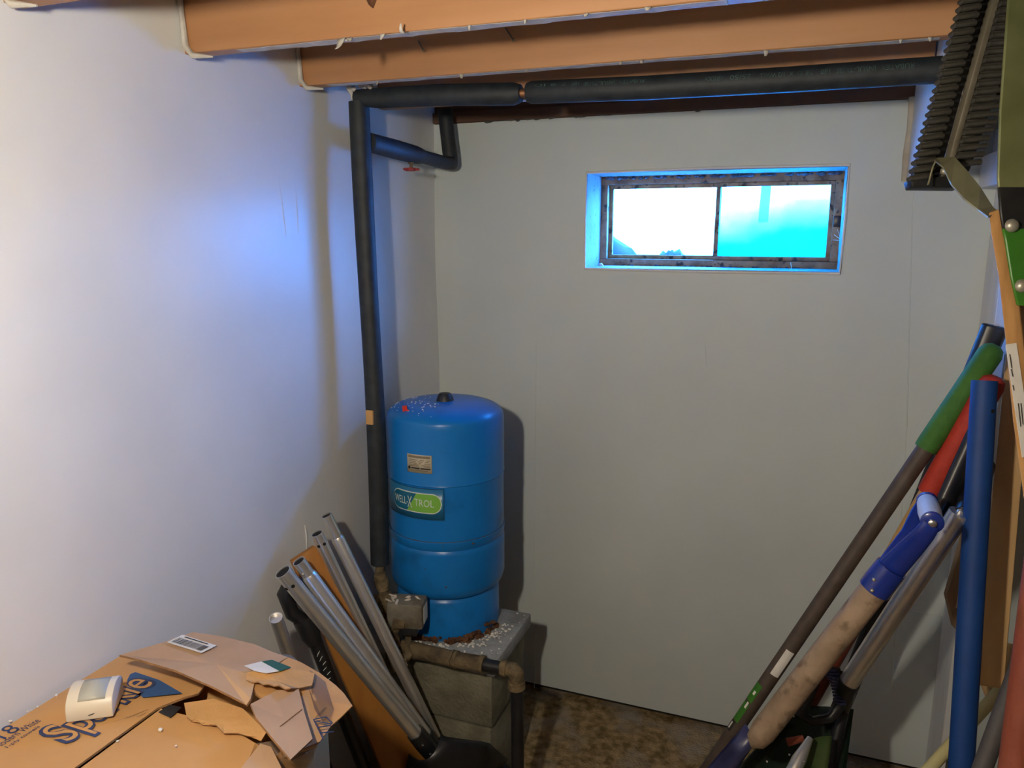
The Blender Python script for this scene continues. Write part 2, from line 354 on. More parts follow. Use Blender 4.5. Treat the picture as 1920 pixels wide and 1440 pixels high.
# fluff squeezed out between wall and rim board
mb = MB()
for k in range(40):
    x = random.uniform(-1.08,-.72) if k < 32 else random.uniform(-.7,.1)
    mb.blob((x, YB+.004, ZJ+random.uniform(.000,.006)), random.uniform(.005,.011), (1.9,.8,.7), .4)
mb.build('insulation_fluff', M['fluff'], wall_back, kind='stuff', smooth=True)
# other walls of the room
MB().box((XL-.1,-2.0,0),(1.1,-1.9,2.42)).build('wall_front', M['plainwall'], kind='structure')
# right: boards beside the corner, an open dark recess in front of them
wall_right = MB().box((1.0,-1.9,0),(1.1,YB,2.42)).build('wall_right', M['plainwall'], kind='structure')
def rboard(name, y0, y1, z0, z1, x=XR, t=.02, m='whiteboard'):
    return MB().box((x, y0, z0), (x+t, y1, z1)).build(name, M[m], wall_right, bevel=.0015, bseg=1)
rboard('board', 2.405, YB-.002, 0, 1.93); rboard('board', 2.26, 2.402, .98, 1.93); rboard('board', 2.05, 2.257, 1.50, 1.93)
rboard('ledger_board', 1.75, YB-.002, 1.93, 2.02, XR-.045, .065)
rboard('board', 1.75, YB-.002, 2.022, 2.09, XR-.02); rboard('board', 1.75, YB-.002, 2.093, 2.16, XR-.012); rboard('board', 1.75, YB-.002, 2.163, 2.42, XR-.004)
# ceiling: subfloor with joists
ceiling = MB().box((XL-.1,-2.0,2.42),(1.1,2.9,2.44)).build('ceiling', M['subfloor'], kind='structure')
def joist(yf, x0=XL+.002, x1=0.262, m='joist', t=.038):
    return MB().box((x0, yf, ZJ), (x1, yf+t, 2.42)).build('joist', M[m], ceiling, bevel=.002, bseg=1)
JY = [0.982-.406*k for k in range(6, -1, -1)] + [1.388, 1.794, 2.20]
JO = {}
for y in JY: JO[round(y,3)] = joist(y, x1=(0.262 if y > 1.3 else 1.0))
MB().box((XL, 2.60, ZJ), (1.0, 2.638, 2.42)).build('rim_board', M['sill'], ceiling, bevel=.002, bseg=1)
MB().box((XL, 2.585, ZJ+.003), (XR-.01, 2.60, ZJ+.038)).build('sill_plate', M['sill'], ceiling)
MB().box((0.266, 1.90, 1.965), (0.286, YB-.002, 2.42)).build('trim_1', M['whiteboard'], kind='structure', bevel=.002)
a = P(1712,182,Y=YB-.006); c = P(1696,340,Y=YB-.006)
MB().sweep([a, a.lerp(c,.35)+Vector((.002,0,0)), a.lerp(c,.7), c], [.012,.010,.012,.009], 10).build('trim_2', M['caulk'], kind='structure', smooth=True)
# white film torn off the joists: rims at the joist ends, grey film left on undersides, shreds
for yf in (0.982, 1.388, 1.794):
    j = JO[round(yf,3)]
    MB().sweep([(XL+.008, yf-.006, 2.40), (XL+.010, yf-.008, 2.27), (XL+.014, yf-.008, 2.20), (XL+.03, yf-.006, ZJ-.006), (XL+.075, yf+.004, ZJ-.010)],
               [.004,.006,.007,.007,.002], 8).build('film_rim', M['shred'], j, smooth=True)
for yf, x0, x1 in ((1.388,-1.15,-.15),(1.794,-1.20,.22),(2.20,-.9,.2)):
    j = JO[round(yf,3)]; mb = MB(); n = 40; vs = []; fs = []
    for i in range(n+1):
        x = x0+(x1-x0)*i/n
        vs += [(x, yf+.001+random.uniform(0,.004), ZJ-.0012), (x, yf+.030+random.uniform(-.006,.006), ZJ-.0012)]
        if i: fs.append((2*i-2,2*i-1,2*i+1,2*i))
    mb.add(vs, fs).build('film_remnant', M['shred'], j, solid=.0006)
for (x, y, yf, ln, w, cu) in ((640,72,1.388,.035,.022,.6),(655,70,1.388,.028,.012,1.2),(717,60,1.388,.014,.012,.3),(760,56,1.388,.036,.013,1.6),(880,38,1.388,.012,.006,.3),(985,27,1.388,.01,.006,.3),(1100,18,1.388,.014,.008,.9),(1215,8,1.388,.014,.012,.6),
                          (708,152,1.794,.03,.006,.9),(865,137,1.794,.02,.012,.7),(990,122,1.794,.028,.004,.9),(1165,108,1.794,.022,.008,1.3),(1203,104,1.794,.024,.010,1.2),(1437,86,1.794,.022,.011,.5),(1690,62,1.794,.008,.006,.3),(1745,62,1.794,.010,.009,.3)):
    p = P(x, y, Y=yf-.001); p.z = ZJ-.0005
    mb = MB(); shred(mb, p, ln, w, (random.uniform(-.2,.2),-.15,-1), (1,random.uniform(-.3,.3),0), cu)
    mb.build('film_shred', M['shred'], JO[round(yf,3)], solid=.0008, smooth=True)
for (xa, ya, xb, yb) in ((944,48,963,76),(783,74,794,95)):
    a = P(xb, yb, Y=1.790-.02); c = P(xa, ya, Y=1.800)
    MB().sweep([a, a.lerp(c,.06), a.lerp(c,.061), c], [.0035,.0035,.0018,.0018], 8).build('nail', M['trackridge'], JO[1.794], smooth=True)
MB().sweep([P(706,-4,Y=1.387), P(706,-4,Y=1.388)], [.02,.02], 14).build('wood_knot', M['rust'], JO[1.388], smooth=True)

# ------------------------------------------------------------------ window
YW = 2.79
win = MB()
f = .022
win.box((OX0+.004, YW, OZ0+.004), (OX1-.004, YW+.05, OZ0+.030)); win.box((OX0+.004, YW, OZ1-.034), (OX1-.004, YW+.05, OZ1-.004))
win.box((OX0+.004, YW, OZ0+.030), (OX0+.030, YW+.05, OZ1-.034)); win.box((OX1-.030, YW, OZ0+.030), (OX1-.004, YW+.05, OZ1-.034))
window = win.build('window_1', M['winframe'], kind='structure', bevel=.002)
xm = P(1344, 415, Y=YW).x
def sash(x0, x1, y, gm, nm):
    z0, z1 = OZ0+.030, OZ1-.034; w = .014
    s = MB().box((x0,y,z0),(x1,y+.018,z0+w)).box((x0,y,z1-w),(x1,y+.018,z1)).box((x0,y,z0+w),(x0+w,y+.018,z1-w)).box((x1-w,y,z0+w),(x1,y+.018,z1-w)).build('sash', M['winframe'], window, bevel=.0015, bseg=1)
    MB().box((x0+w,y+.007,z0+w),(x1-w,y+.011,z1-w)).build('pane', M[gm], s, label=nm)
    return s
sash(OX0+.030, xm+.006, YW+.028, 'glass', 'clear left glass pane')
sr = sash(xm-.007, OX1-.030, YW+.006, 'glass_fog', 'fogged right glass pane')
p = P(1570,415,Y=YW-.002)
MB().box((p.x-.012, YW-.012, p.z-.018),(p.x+.012, YW+.006, p.z+.018)).build('latch', M['blackplastic'], window, bevel=.002)
# reveal: painted sides of the opening
rv = MB(); Y0, Y1 = YB-.004, 2.87; t = .006
rv.box((OX0, Y0, OZ0), (OX0+t, Y1, OZ1)); rv.box((OX1-t, Y0, OZ0), (OX1, Y1, OZ1)); rv.box((OX0+t, Y0, OZ0), (OX1-t, Y1, OZ0+t)); rv.box((OX0+t, Y0, OZ1-t), (OX1-t, Y1, OZ1))
rv.build('reveal', M['reveal'], window)
# film lip folded round the opening
pts = [(OX0+.002,YB-.003,OZ0+.002),(OX0+.001,YB-.004,(OZ0+OZ1)/2),(OX0+.003,YB-.003,OZ1-.004),((OX0+OX1)/2,YB-.004,OZ1+.001),(OX1-.002,YB-.003,OZ1-.001),(OX1-.001,YB-.004,(OZ0+OZ1)/2),(OX1-.004,YB-.003,OZ0+.001),((OX0+OX1)/2,YB-.004,OZ0-.001)]
MB().sweep(pts+[pts[0]], .0045, 8, cap=False).build('film_lip', M['film'], window, smooth=True)
# crusty sealant along the head and sill of the frame
mb = MB()
for k in range(90):
    x = random.uniform(OX0+.02, OX1-.02); mb.blob((x, YW-.006+random.uniform(-.01,.004), OZ1-.012), random.uniform(.004,.009), (1.4,.9,.8), .4)
for k in range(50):
    x = random.uniform(OX0+.05, OX1-.02); mb.blob((x, YW-.003+random.uniform(-.012,.004), OZ0+.008), random.uniform(.002,.005), (1.6,.9,.7), .4)
mb.build('crusty_sealant', M['mould'], window, kind='stuff')
for (xa,ya,xb,yb) in ((1564,440,1588,452),(1570,430,1585,470),(1562,450,1590,446),(1482,492,1487,512)):
    MB().sweep([P(xa,ya,Y=YW-.03), P((xa+xb)/2,(ya+yb)/2+3,Y=YW-.06), P(xb,yb,Y=YW-.09)], .0006, 5).build('cobweb_strand', M['crumb'], window, smooth=True)
p = P(1128,496,Y=YW-.06)
MB().blob(p+Vector((0,0,-.002)), .010, (1,1,.8), .5).build('paint_flake', M['shred'], window)

# ------------------------------------------------------------------ outdoors
g = MB(); n = 24
def gz(x, y): return 1.60 + .05*(y-3) + .02*math.sin(3*x+y)
for j in range(n+1):
    for i in range(n+1):
        x = -12+24*i/n; y = 2.95+22*(j/n)**2; g.v.append(Vector((x, y, gz(x,y))))
g.f = [(j*(n+1)+i, j*(n+1)+i+1, (j+1)*(n+1)+i+1, (j+1)*(n+1)+i) for j in range(n) for i in range(n)]
tag(g.build('ground_outside', M['snow'], smooth=True), kind='structure')
def mound(cx, cy, cz, rx, ry, rz, label):
    bm = bmesh.new(); bmesh.ops.create_icosphere(bm, subdivisions=3, radius=1)
    vs = [Vector((cx+v.co.x*rx, cy+v.co.y*ry, cz+v.co.z*rz))*1.0 + Vector((0,0,.02*math.sin(9*v.co.x)*math.cos(7*v.co.y))) for v in bm.verts]
    fs = [tuple(q.index for q in ff.verts) for ff in bm.faces]; bm.free()
    MB().add(vs, fs).build('earth_mound', M['mound'], smooth=True, label=label, cat='mound')
q = P(1140,492,Y=3.25); mound(q.x-.055, 3.25, q.z-.09, .21, .16, .215, 'dark mound outside at the lower left of the left window pane')
q = P(1262,492,Y=3.25); mound(q.x, 3.25, q.z-.06, .10, .10, .105, 'small dark hump outside behind the left window pane, lower middle')
tr = thing('tree', P(1425,470,Y=9)-Vector((0,0,.2)), 'bare tree outside seen faintly through the fogged right pane', 'tree')
b0 = WO[tr]
MB().sweep([b0, b0+Vector((.03,0,1.2)), b0+Vector((-.02,0,2.6)), b0+Vector((.06,0,4.2))], [.055,.05,.04,.02], 10).build('trunk', M['bark'], tr, smooth=True)
for (z, dx, l) in ((1.5,-.5,.9),(1.9,.5,.8),(2.4,-.4,.7),(2.8,.45,.7),(3.3,-.3,.5)):
    a = b0+Vector((.01,0,z)); MB().sweep([a, a+Vector((dx*.6,0,l*.5)), a+Vector((dx,0.05,l))], [.022,.014,.006], 8).build('branch', M['bark'], tr, smooth=True)

# ------------------------------------------------------------------ hanging lamp
lamp = thing('hanging_lamp', (BULB.x, BULB.y, BULB.z), 'bare warm light bulb hanging on a black cord from the ceiling beside the camera', 'lamp')
prof = [(.004,-.034),(.018,-.031),(.028,-.020),(.031,-.004),(.029,.012),(.022,.030),(.015,.045),(.0135,.056)]
MB().lathe(prof, BULB, 20).build('bulb', M['bulb'], lamp, smooth=True)
MB().lathe([(.0135,.056),(.019,.058),(.021,.085),(.014,.100),(.006,.106)], BULB, 24).build('lamp_socket', M['blackplastic'], lamp, smooth=True)
MB().sweep([BULB+Vector((0,0,.104)), BULB+Vector((.003,0,.25)), Vector((BULB.x,BULB.y,2.40))], .0035, 10).build('cord', M['blackrubber'], lamp, smooth=True)
MB().lathe([(.035,2.395-BULB.z),(.045,2.400-BULB.z),(.045,2.4195-BULB.z)], BULB, 24).build('ceiling_rose', M['porcelain'], lamp, smooth=True)

# ================================================================== pipes
VX, VY, VR = -1.192, 1.956, 0.0285
ZT = P(690,190,Y=VY).z
ins = thing('insulated_pipe', (VX, VY, .60), 'black foam insulated water pipe up the left wall and along the ceiling', 'pipe')
zb = P(712,1062,Y=VY-.02).z
ztop = P(676,191,Y=VY).z
mb = MB(); pts = []; rr = []
for i in range(13):
    t = i/12; z = zb+(ztop-zb)*t
    pts.append((VX+.006*math.sin(4*t)-.010*t, VY+.004*math.sin(7*t), z)); rr.append(VR*(1+.03*math.sin(9*t))*(1.03-.03*t))
mb.sweep(pts, rr, 20).build('vertical_insulation', M['foam'], ins, smooth=True)
topx = pts[-1][0]
Z2 = ZT
hp = lambda px_: P(px_, 183-(px_-740)*.050, Y=VY)
ha, hb = hp(692), hp(977)
ha.z = P(720,183,Y=VY).z; hb.z = P(965,176,Y=VY).z
MB().sweep([(VX-.02, VY, ha.z+.004), (VX+.05, VY, ha.z), ha.lerp(hb,.5)+Vector((0,0,.003)), hb-Vector((.02,0,0)), hb], [.022,.027,VR,VR,.022], 20).build('left_insulation', M['foam'], ins, smooth=True)
hc, hd = P(989,174,Y=VY), P(1764,131,Y=VY)
hpts = [hc, hc+Vector((.012,0,0)), hc.lerp(hd,.33)+Vector((0,0,-.004)), hc.lerp(hd,.66)+Vector((0,0,-.003)), hd]
right_ins = MB().sweep(hpts, [.024,VR,VR,VR,VR], 20).build('right_insulation', M['foam'], ins, smooth=True)
MB().sweep([(topx, VY, ztop-.05), (topx, VY, ha.z), (VX+.03, VY, ha.z+.002), hb, hc, hd+Vector((.03,0,0))], .0115, 12).build('copper_pipe', M['copper'], ins, smooth=True)
# printed lettering along the insulation, upside down as the tube was fitted
def pipe_text(body, pxa, pxb, size, prow):
    vs, fs = text_mesh(body, size); w = max(v.x for v in vs)-min(v.x for v in vs)
    xa, xb = P(pxa,150,Y=VY-VR).x, P(pxb,150,Y=VY-VR).x; sc = abs(xb-xa)/w; xc = (xa+xb)/2
    out = []
    for v in vs:
        x = xc - v.x*sc; u = -v.y               # turned by half a turn
        t = (x-hc.x)/(hd.x-hc.x); zc = hc.z+(hd.z-hc.z)*t - .004*math.sin(math.pi*min(max(t,0),1))
        a = prow + u/VR
        out.append(Vector((x, VY-(VR+.0008)*math.cos(a), zc+(VR+.0008)*math.sin(a))))
    MB().add(out, fs).build('printed_lettering', M['foam_print'], right_ins)
pipe_text('RUBATEX  INSUL-TUBE  180', 1712, 1538, .016, .30)
pipe_text('7/8 ID  X  1/2 WALL', 1524, 1424, .015, .30)
pipe_text('25/50', 1408, 1368, .016, .30)
pipe_text('<RBX>', 1356, 1322, .017, .30)
pipe_text('RUBATEX  INSUL-TUBE  180', 1208, 1072, .014, .42)
pipe_text('7/8 ID', 1062, 1000, .011, .45)
# scraps of film on the elbow
mb = MB()
for k in range(14): mb.blob((VX-.01+random.uniform(-.02,.05), VY-.018+random.uniform(-.012,.006), ha.z+.030+random.uniform(-.008,.008)), random.uniform(.005,.011), (1,.8,.7), .4)
mb.build('torn_film_scrap', M['shred'], ins, kind='stuff')
a = P(647,158,Y=VY-.02); c = P(664,192,Y=VY-.01)
MB().sweep([a, a.lerp(c,.5)+Vector((.006,0,0)), c], [.003,.005,.006], 8, flat=.4).build('film_strip', M['shred'], ins, smooth=True)
# masking tape patch on the vertical run
p = P(694,783,Y=VY-VR)
MB().box((p.x-.014, VY-VR-.003, p.z-.022),(p.x+.010, VY-VR+.008, p.z+.022)).build('tape_patch', M['kraft_torn'], ins, bevel=.002)
# branch with the red stop valve
br = thing('branch_pipe', (VX, VY+.03, 1.95), 'insulated branch pipe with small red valve in the far left corner', 'pipe')
A = P(700,266,Y=VY+.02); A.x = VX; B = P(845,308,Y=2.50); Cc = P(834,206,Y=2.50)
B.x = min(B.x, -1.10)
mb = MB().sweep([A, A.lerp(B,.30), A.lerp(B,.52)], [.027,.029,.028], 18).build('branch_insulation', M['foam'], br, smooth=True)
MB().sweep([A.lerp(B,.50), A.lerp(B,.56), A.lerp(B,.62), A.lerp(B,.93), B+Vector((0,0,.004)), B+(Cc-B)*.12+Vector((0,.004,0)), B.lerp(Cc,.5), Cc], [.028,.026,.021,.022,.026,.026,.025,.025], 18).build('corner_insulation', M['foam'], br, smooth=True)
MB().sweep([B+Vector((-.026,.01,.02)), Cc+Vector((-.026,.01,0))], .006, 8).build('copper_riser', M['trackridge'], br, smooth=True)
v0 = P(760,296,Y=2.22); v0.x = A.lerp(B,.5).x; v1 = Vector((v0.x, v0.y, P(762,318,Y=2.22).z))
MB().sweep([v0+Vector((0,0,.012)), v0, v0-Vector((0,0,.006)), v1.lerp(v0,.5), v1.lerp(v0,.5), v1], [.009,.010,.010,.010,.005,.005], 12).build('valve_stem', M['brass'], br, smooth=True)
vm = MB().lathe([(.006,-.005),(.013,-.005),(.013,.005),(.006,.005)], v1, 16)
for k in range(5):
    a = 2*math.pi*k/5+.3; vm.blob(v1+Vector((math.cos(a)*.020, math.sin(a)*.020, 0)), .0085, (1,1,.6))
    vm.sweep([v1, v1+Vector((math.cos(a)*.02, math.sin(a)*.02, 0))], .004, 8)
vm.build('valve_handle', M['redpaint'], br, smooth=True)

# ================================================================== tank on blocks
TX, TY, TR = -1.042, 2.140, 0.189
ZS = 0.530
def zt(y): return P(838, y, Y=TY-TR*.97).z
tank = thing('pressure_tank', (TX, TY, ZS), 'blue steel well water pressure tank standing on the concrete slab', 'tank')
ztop = P(836,750,Y=TY).z
zs1, zs2, zs3, zbot = zt(917), zt(1023), zt(1040), zt(1132)
zsh = zt(806)
R = TR
prof = [(.166,ZS),(.170,ZS+.004),(.170,zbot-.022),(.166,zbot-.014),(.160,zbot-.006),(.172,zbot-.002),(.183,zbot+.010),(R,zbot+.030),
        (R,zs3-.014),(R-.001,zs3-.008),(R-.0055,zs3),(R-.001,zs3+.008),(R+.001,zs2-.004),(R+.0015,zs2),(R-.002,zs2+.003),(R-.002,zs1-.003),(R+.0008,zs1),(R-.0005,zs1+.003)]
h = ztop-zsh
prof += [(R-.0005, zsh-.012),(R-.003, zsh+.004)]
for k in range(1, 10):
    a = k/10*math.pi/2
    prof.append(((R-.003)*math.cos(a)**.55, zsh+.004+(h-.004)*math.sin(a)**1.15))
prof.append((.012, ztop))
MB().lathe([(r, z-ZS) for r, z in prof], (TX, TY, ZS), 72).build('shell', M['tank'], tank, smooth=True)
def ring(name, z, r, t, m):
    MB().lathe([(r-.002,-t),(r,-t),(r+.0012,0),(r,t),(r-.002,t)], (TX,TY,z), 72).build(name, m, tank, smooth=True)
ring('seam', zs1, R-.0004, .0012, M['tankseam']); ring('seam', zs2+.002, R-.0012, .0018, M['tankseam'])
MB().lathe([(.030,0),(.028,.006),(.022,.022),(.018,.027),(.004,.028)], (TX,TY,ztop-.005), 24).build('air_valve_cap', M['blackrubber'], tank, smooth=True)
q = None; best = 1e9
for k in range(200):                          # on the dome, left of the cap
    an = math.pi*(1.0+k/200); rr_ = .150; zz_ = zsh+.004+(h-.004)*math.sin(math.acos(min(1,(rr_/(R-.003))**(1/.55))))**1.15
    c_ = Vector((TX+rr_*math.cos(an), TY+rr_*math.sin(an), zz_+.006)); e_ = abs(proj(c_)[0]-759)
    if e_ < best: best = e_; q = c_
MB().obox(q, (.8,.5,.1), (-.5,.8,.2), (0,-.2,1), .016,.012,.018).obox(q+Vector((.014,.0,-.006)), (.9,.2,-.3), (-.2,.9,0), (.3,0,.9), .018,.006,.006).build('red_plug', M['brightred'], tank, bevel=.002)
# rust and grime round the foot
mb = MB()
for k in range(130):
    a = random.uniform(math.pi*1.05, math.pi*2.0); rr_ = .171+random.uniform(-.002,.012)
    mb.blob((TX+rr_*math.cos(a), TY+rr_*math.sin(a), ZS+random.uniform(.001,.016)*(1 if random.random()<.8 else 2)), random.uniform(.004,.010), (1.3,1.3,.7), .4)
mb.build('rust_crust', M['rust'], tank, kind='stuff', smooth=True)
for (x,y,r) in ((887,1019,.004),(836,1101,.003),(830,1024,.002),(797,1066,.002)):
    d = P(x,y,Y=TY-TR)-EYE; 
    # drop the rust spot on the shell
    dx, dy = d.x, d.y; a_ = dx*dx+dy*dy; b_ = -2*(dx*TX+dy*TY); c_ = TX*TX+TY*TY-TR*TR
    t = (-b_-math.sqrt(max(b_*b_-4*a_*c_,0)))/(2*a_); q = EYE+d*t
    MB().blob(q, r, (1.4,1,.8), .3).build('rust_spot', M['rust'], tank, smooth=True)
def cyl_angle(x, y):
    d = P(x,y,d=1)-EYE; a_ = d.x**2+d.y**2; b_ = -2*(d.x*TX+d.y*TY); c_ = TX*TX+TY*TY-TR*TR
    t = (-b_-math.sqrt(max(b_*b_-4*a_*c_,0)))/(2*a_); q = EYE+d*t
    return math.atan2(q.y-TY, q.x-TX), q.z
def on_tank(a, z, off): return Vector((TX+(TR+off)*math.cos(a), TY+(TR+off)*math.sin(a), z))
def strip(a0, a1, lo, hi, off, n=36):
    mb = MB(); vs = []; fs = []
    for i in range(n+1):
        u = i/n; a = a0+(a1-a0)*u; vs += [on_tank(a, lo(u), off), on_tank(a, hi(u), off)]
        if i: fs.append((2*i-2, 2*i, 2*i+1, 2*i-1))
    return mb.add(vs, fs)
def tank_text(body, a0, a1, zc, height, off, m, name, parent):
    vs, fs = text_mesh(body, 1.0)
    x0 = min(v.x for v in vs); x1 = max(v.x for v in vs); y0 = min(v.y for v in vs); y1 = max(v.y for v in vs)
    out = [on_tank(a0+(a1-a0)*(v.x-x0)/(x1-x0), zc+((v.y-y0)/(y1-y0)-.5)*height, off) for v in vs]
    return MB().add(out, fs).build(name, M[m], parent)
# logo decal
aL, zL = cyl_angle(733, 945); aR, zR = cyl_angle(833, 950)
zc = (cyl_angle(785, 915)[1]+cyl_angle(785, 972)[1])/2; hh = (cyl_angle(785,915)[1]-cyl_angle(785,972)[1])/2
dec = strip(aL, aR, lambda u: zc-hh, lambda u: zc+hh, .0012).build('logo_decal', M['decal_blue'], tank, solid=.0006, smooth=True)
for zz in (zc+hh, zc-hh): strip(aL, aR, lambda u, zz=zz: zz-.0013, lambda u, zz=zz: zz+.0013, .0016).build('decal_border', M['decal_line'], dec)
strip(aR-.007, aR, lambda u: zc-hh, lambda u: zc+hh, .0016, 2).build('decal_border', M['decal_line'], dec)
pa, _ = cyl_angle(740, 940); pb, _ = cyl_angle(829, 945); pz = zc+.002; ph = hh*.66
Lp = (pb-pa)*TR; er = ph/Lp
def half(u, h_, e_):
    if u < e_: return h_*math.sqrt(max(0, 1-((e_-u)/e_)**2))
    if u > 1-e_: return h_*math.sqrt(max(0, 1-((u-1+e_)/e_)**2))
    return h_
us = lambda u: u
strip(pa, pb, lambda u: pz-half(u,ph,er), lambda u: pz+half(u,ph,er), .0020, 60).build('decal_outline', M['decal_white'], dec)
pi_ = ph*.90; sh = (1-.90)*er; 
ia, ib = pa+(pb-pa)*sh, pb-(pb-pa)*sh; ei = er*.90
strip(ia, ib, lambda u: pz-half(u,pi_,ei), lambda u: pz+half(u,pi_,ei), .0025, 60).build('decal_green_field', M['decal_green'], dec)
def cut(u):                                  # slanted border between teal and green
    t = (u-.36)/.20
    return pz + pi_*(2*t-1)
strip(ia, ia+(ib-ia)*.56, lambda u: min(pz+half(u*.56,pi_,ei), max(pz-half(u*.56,pi_,ei), cut(u*.56))), lambda u: pz+half(u*.56,pi_,ei), .0030, 44).build('decal_teal_field', M['decal_teal'], dec)
lw = ib-ia
tank_text('WELL-', ia+lw*.05, ia+lw*.385, pz+.001, pi_*.80, .0036, 'decal_white', 'logo_lettering', dec)
tank_text('X', ia+lw*.375, ia+lw*.475, pz, pi_*1.25, .0039, 'decal_white', 'logo_lettering', dec)
tank_text('TROL', ia+lw*.52, ia+lw*.88, pz+.001, pi_*.78, .0036, 'decal_white', 'logo_lettering', dec)
# nameplate
na, _ = cyl_angle(764,865); nb, _ = cyl_angle(810,870); nz = (cyl_angle(787,853)[1]+cyl_angle(787,887)[1])/2; nh = (cyl_angle(787,853)[1]-cyl_angle(787,887)[1])/2
np_ = strip(na, nb, lambda u: nz-nh, lambda u: nz+nh, .0014, 12).build('nameplate', M['plate'], tank, solid=.0008, smooth=True)
w_ = nb-na
for (u0,u1,v0,v1) in ((.06,.94,.62,.88),):
    strip(na+w_*u0, na+w_*u1, lambda u: nz+nh*v0, lambda u: nz+nh*v1, .0019, 8).build('plate_band', M['inkfaint'], np_)
for (v, segs) in ((.42,((.08,.45),(.55,.72),(.8,.93))),(.24,((.08,.38),(.48,.66),(.75,.9))),(.06,((.08,.42),(.5,.6),(.7,.93))),(-.12,((.1,.5),(.62,.93))),(-.26,((.1,.45),(.7,.93))),(-.72,((.12,.85),))):
    for (u0,u1) in segs:
        strip(na+w_*u0, na+w_*u1, lambda u: nz+nh*(v-.04), lambda u: nz+nh*(v+.04), .0019, 4).build('plate_line', M['inkfaint'], np_)
dm = MB(); ce = na+w_*.10
dm.add([on_tank(ce-w_*.07,nz-nh*.48,.0021), on_tank(ce,nz-nh*.70,.0021), on_tank(ce+w_*.07,nz-nh*.48,.0021), on_tank(ce,nz-nh*.26,.0021)], [(0,1,2,3)]).build('plate_diamond', M['ink'], np_)
for (u0,u1) in ((.19,.53),(.57,.95)):
    strip(na+w_*u0, na+w_*u1, lambda u: nz+nh*(-.56), lambda u: nz+nh*(-.42), .0021, 6).build('plate_bold_line', M['ink'], np_)
# slab and blocks
sx = P(930,1242,Z=ZS).x; sy0 = P(930,1242,Z=ZS).y - .01; sy1 = P(995,1150,Z=ZS).y
mb = MB(); th = .045
mb.box((XL+.025, sy0, ZS-th), (sx, sy1, ZS))
slab = mb.build('concrete_slab', M['concrete'], bevel=.004, label='grey concrete slab under the blue tank on top of the blocks', cat='slab')
def cblock(z0, z1, dx, label):
    t = thing('concrete_block', (-.98+dx, sy0+.16, z0), label, 'block', 'concrete blocks under the tank')
    x1 = sx-.020+dx
    MB().box((XL+.03, sy0+.016, z0+.0005), (x1, sy1-.02, z1)).build('block_body', M['block'], t, bevel=.010, bseg=2)
    return t
cblock(0, .287, 0, 'olive grey concrete block resting on the floor under the tank, lower of two')
cblock(.292, ZS-th-.001, .004, 'olive grey concrete block directly under the grey slab, upper of two')
mb = MB()
for k in range(190):
    a = random.uniform(math.pi*1.15, math.pi*2.02); r_ = .185+abs(random.gauss(0,.022))
    x, y = TX+r_*math.cos(a), TY+r_*math.sin(a)
    if x > sx-.008 or y < sy0+.008: continue
    mb.blob((x, y, ZS+.002), random.uniform(.0018,.0042), (1.3,1,.8), .4)
for k in range(40):
    x = random.uniform(-.93, sx-.006); y = random.uniform(sy0+.03, sy1-.01)
    if math.hypot(x-TX, y-TY) > .18: mb.blob((x, y, ZS+.0015), random.uniform(.001,.003), (1.3,1,.8), .4)
tag(mb.build('foam_crumbs', M['crumb'], label='white foam crumbs scattered on the slab around the tank foot', cat='crumbs'), kind='stuff')
mb = MB()
for k in range(70):
    a = random.uniform(math.pi*.85, math.pi*1.6); r_ = random.uniform(.05,.17)
    f_ = (r_/(R-.003)); zz = zsh+.004+(h-.004)*max(0, math.sin(math.acos(min(1,f_**(1/.55)))))**1.15
    mb.blob((TX+r_*math.cos(a), TY+r_*math.sin(a), zz+.0005), random.uniform(.0008,.0026), (1.2,1.2,.7), .4)
for k in range(34):
    a = math.pi*1.0+random.uniform(-.12,.12)+.30; mb.blob(on_tank(a, random.uniform(zs2-.05, zsh), .001), random.uniform(.001,.003), (1,1,1), .3)
mb.build('dust_and_crumbs', M['crumb'], tank, kind='stuff')

# ================================================================== plumbing at the tank foot
pb_ = thing('pipe_manifold', (VX+.02, VY-.03, .0), 'dirty brass fittings and pipes with pressure switch in front of the tank', 'plumbing')
YM = 1.915
def Q(x, y, Y=YM): return P(x, y, Y=Y)
def fit(name, pts, rad, m, seg=14, par=None): return MB().sweep(pts, rad, seg).build(name, M[m], par or pb_, smooth=True)
p0 = Vector(pts_b) if False else Vector((VX+.006, VY-.004, zb))
fit('riser', [p0+Vector((0,0,.02)), p0+Vector((.0,-.01,-.03)), Q(716,1100), Q(722,1130)], [.014,.015,.015,.014], 'corroded')
fit('coupling', [Q(712,1076), Q(714,1084), Q(714,1084.5), Q(718,1100), Q(718,1100.5), Q(719,1106)], [.019,.019,.022,.022,.018,.018], 'brass')
fit('tee', [Q(721,1112), Q(722,1118), Q(722,1119), Q(724,1150), Q(724,1151), Q(725,1158)], [.020,.020,.026,.026,.020,.020], 'brass')
fit('tee_branch', [Q(700,1122,YM-.01), Q(711,1124,YM-.01), Q(740,1128), Q(752,1134)], [.010,.018,.018,.012], 'brass')
fit('lower_riser', [Q(725,1150), Q(728,1200), Q(735,1225)], [.017,.017,.019], 'corroded')
fit('gauge_tee', [Q(704,1134,YM-.03), Q(712,1146,YM-.03), Q(716,1160,YM-.02), Q(722,1170)], [.010,.015,.014,.012], 'brass')
fit('drain_cock', [Q(748,1158,YM-.05), Q(742,1172,YM-.05), Q(740,1190,YM-.04), Q(744,1215,YM-.03)], [.014,.018,.015,.015], 'corroded')
fit('drain_body', [Q(738,1168,YM-.06), Q(760,1170,YM-.05)], [.020,.015], 'corroded')
fit('union', [Q(728,1212,YM-.02), Q(745,1216,YM-.02), Q(758,1216,YM-.02), Q(770,1218,YM-.02)], [.020,.027,.027,.022], 'corroded', 8)
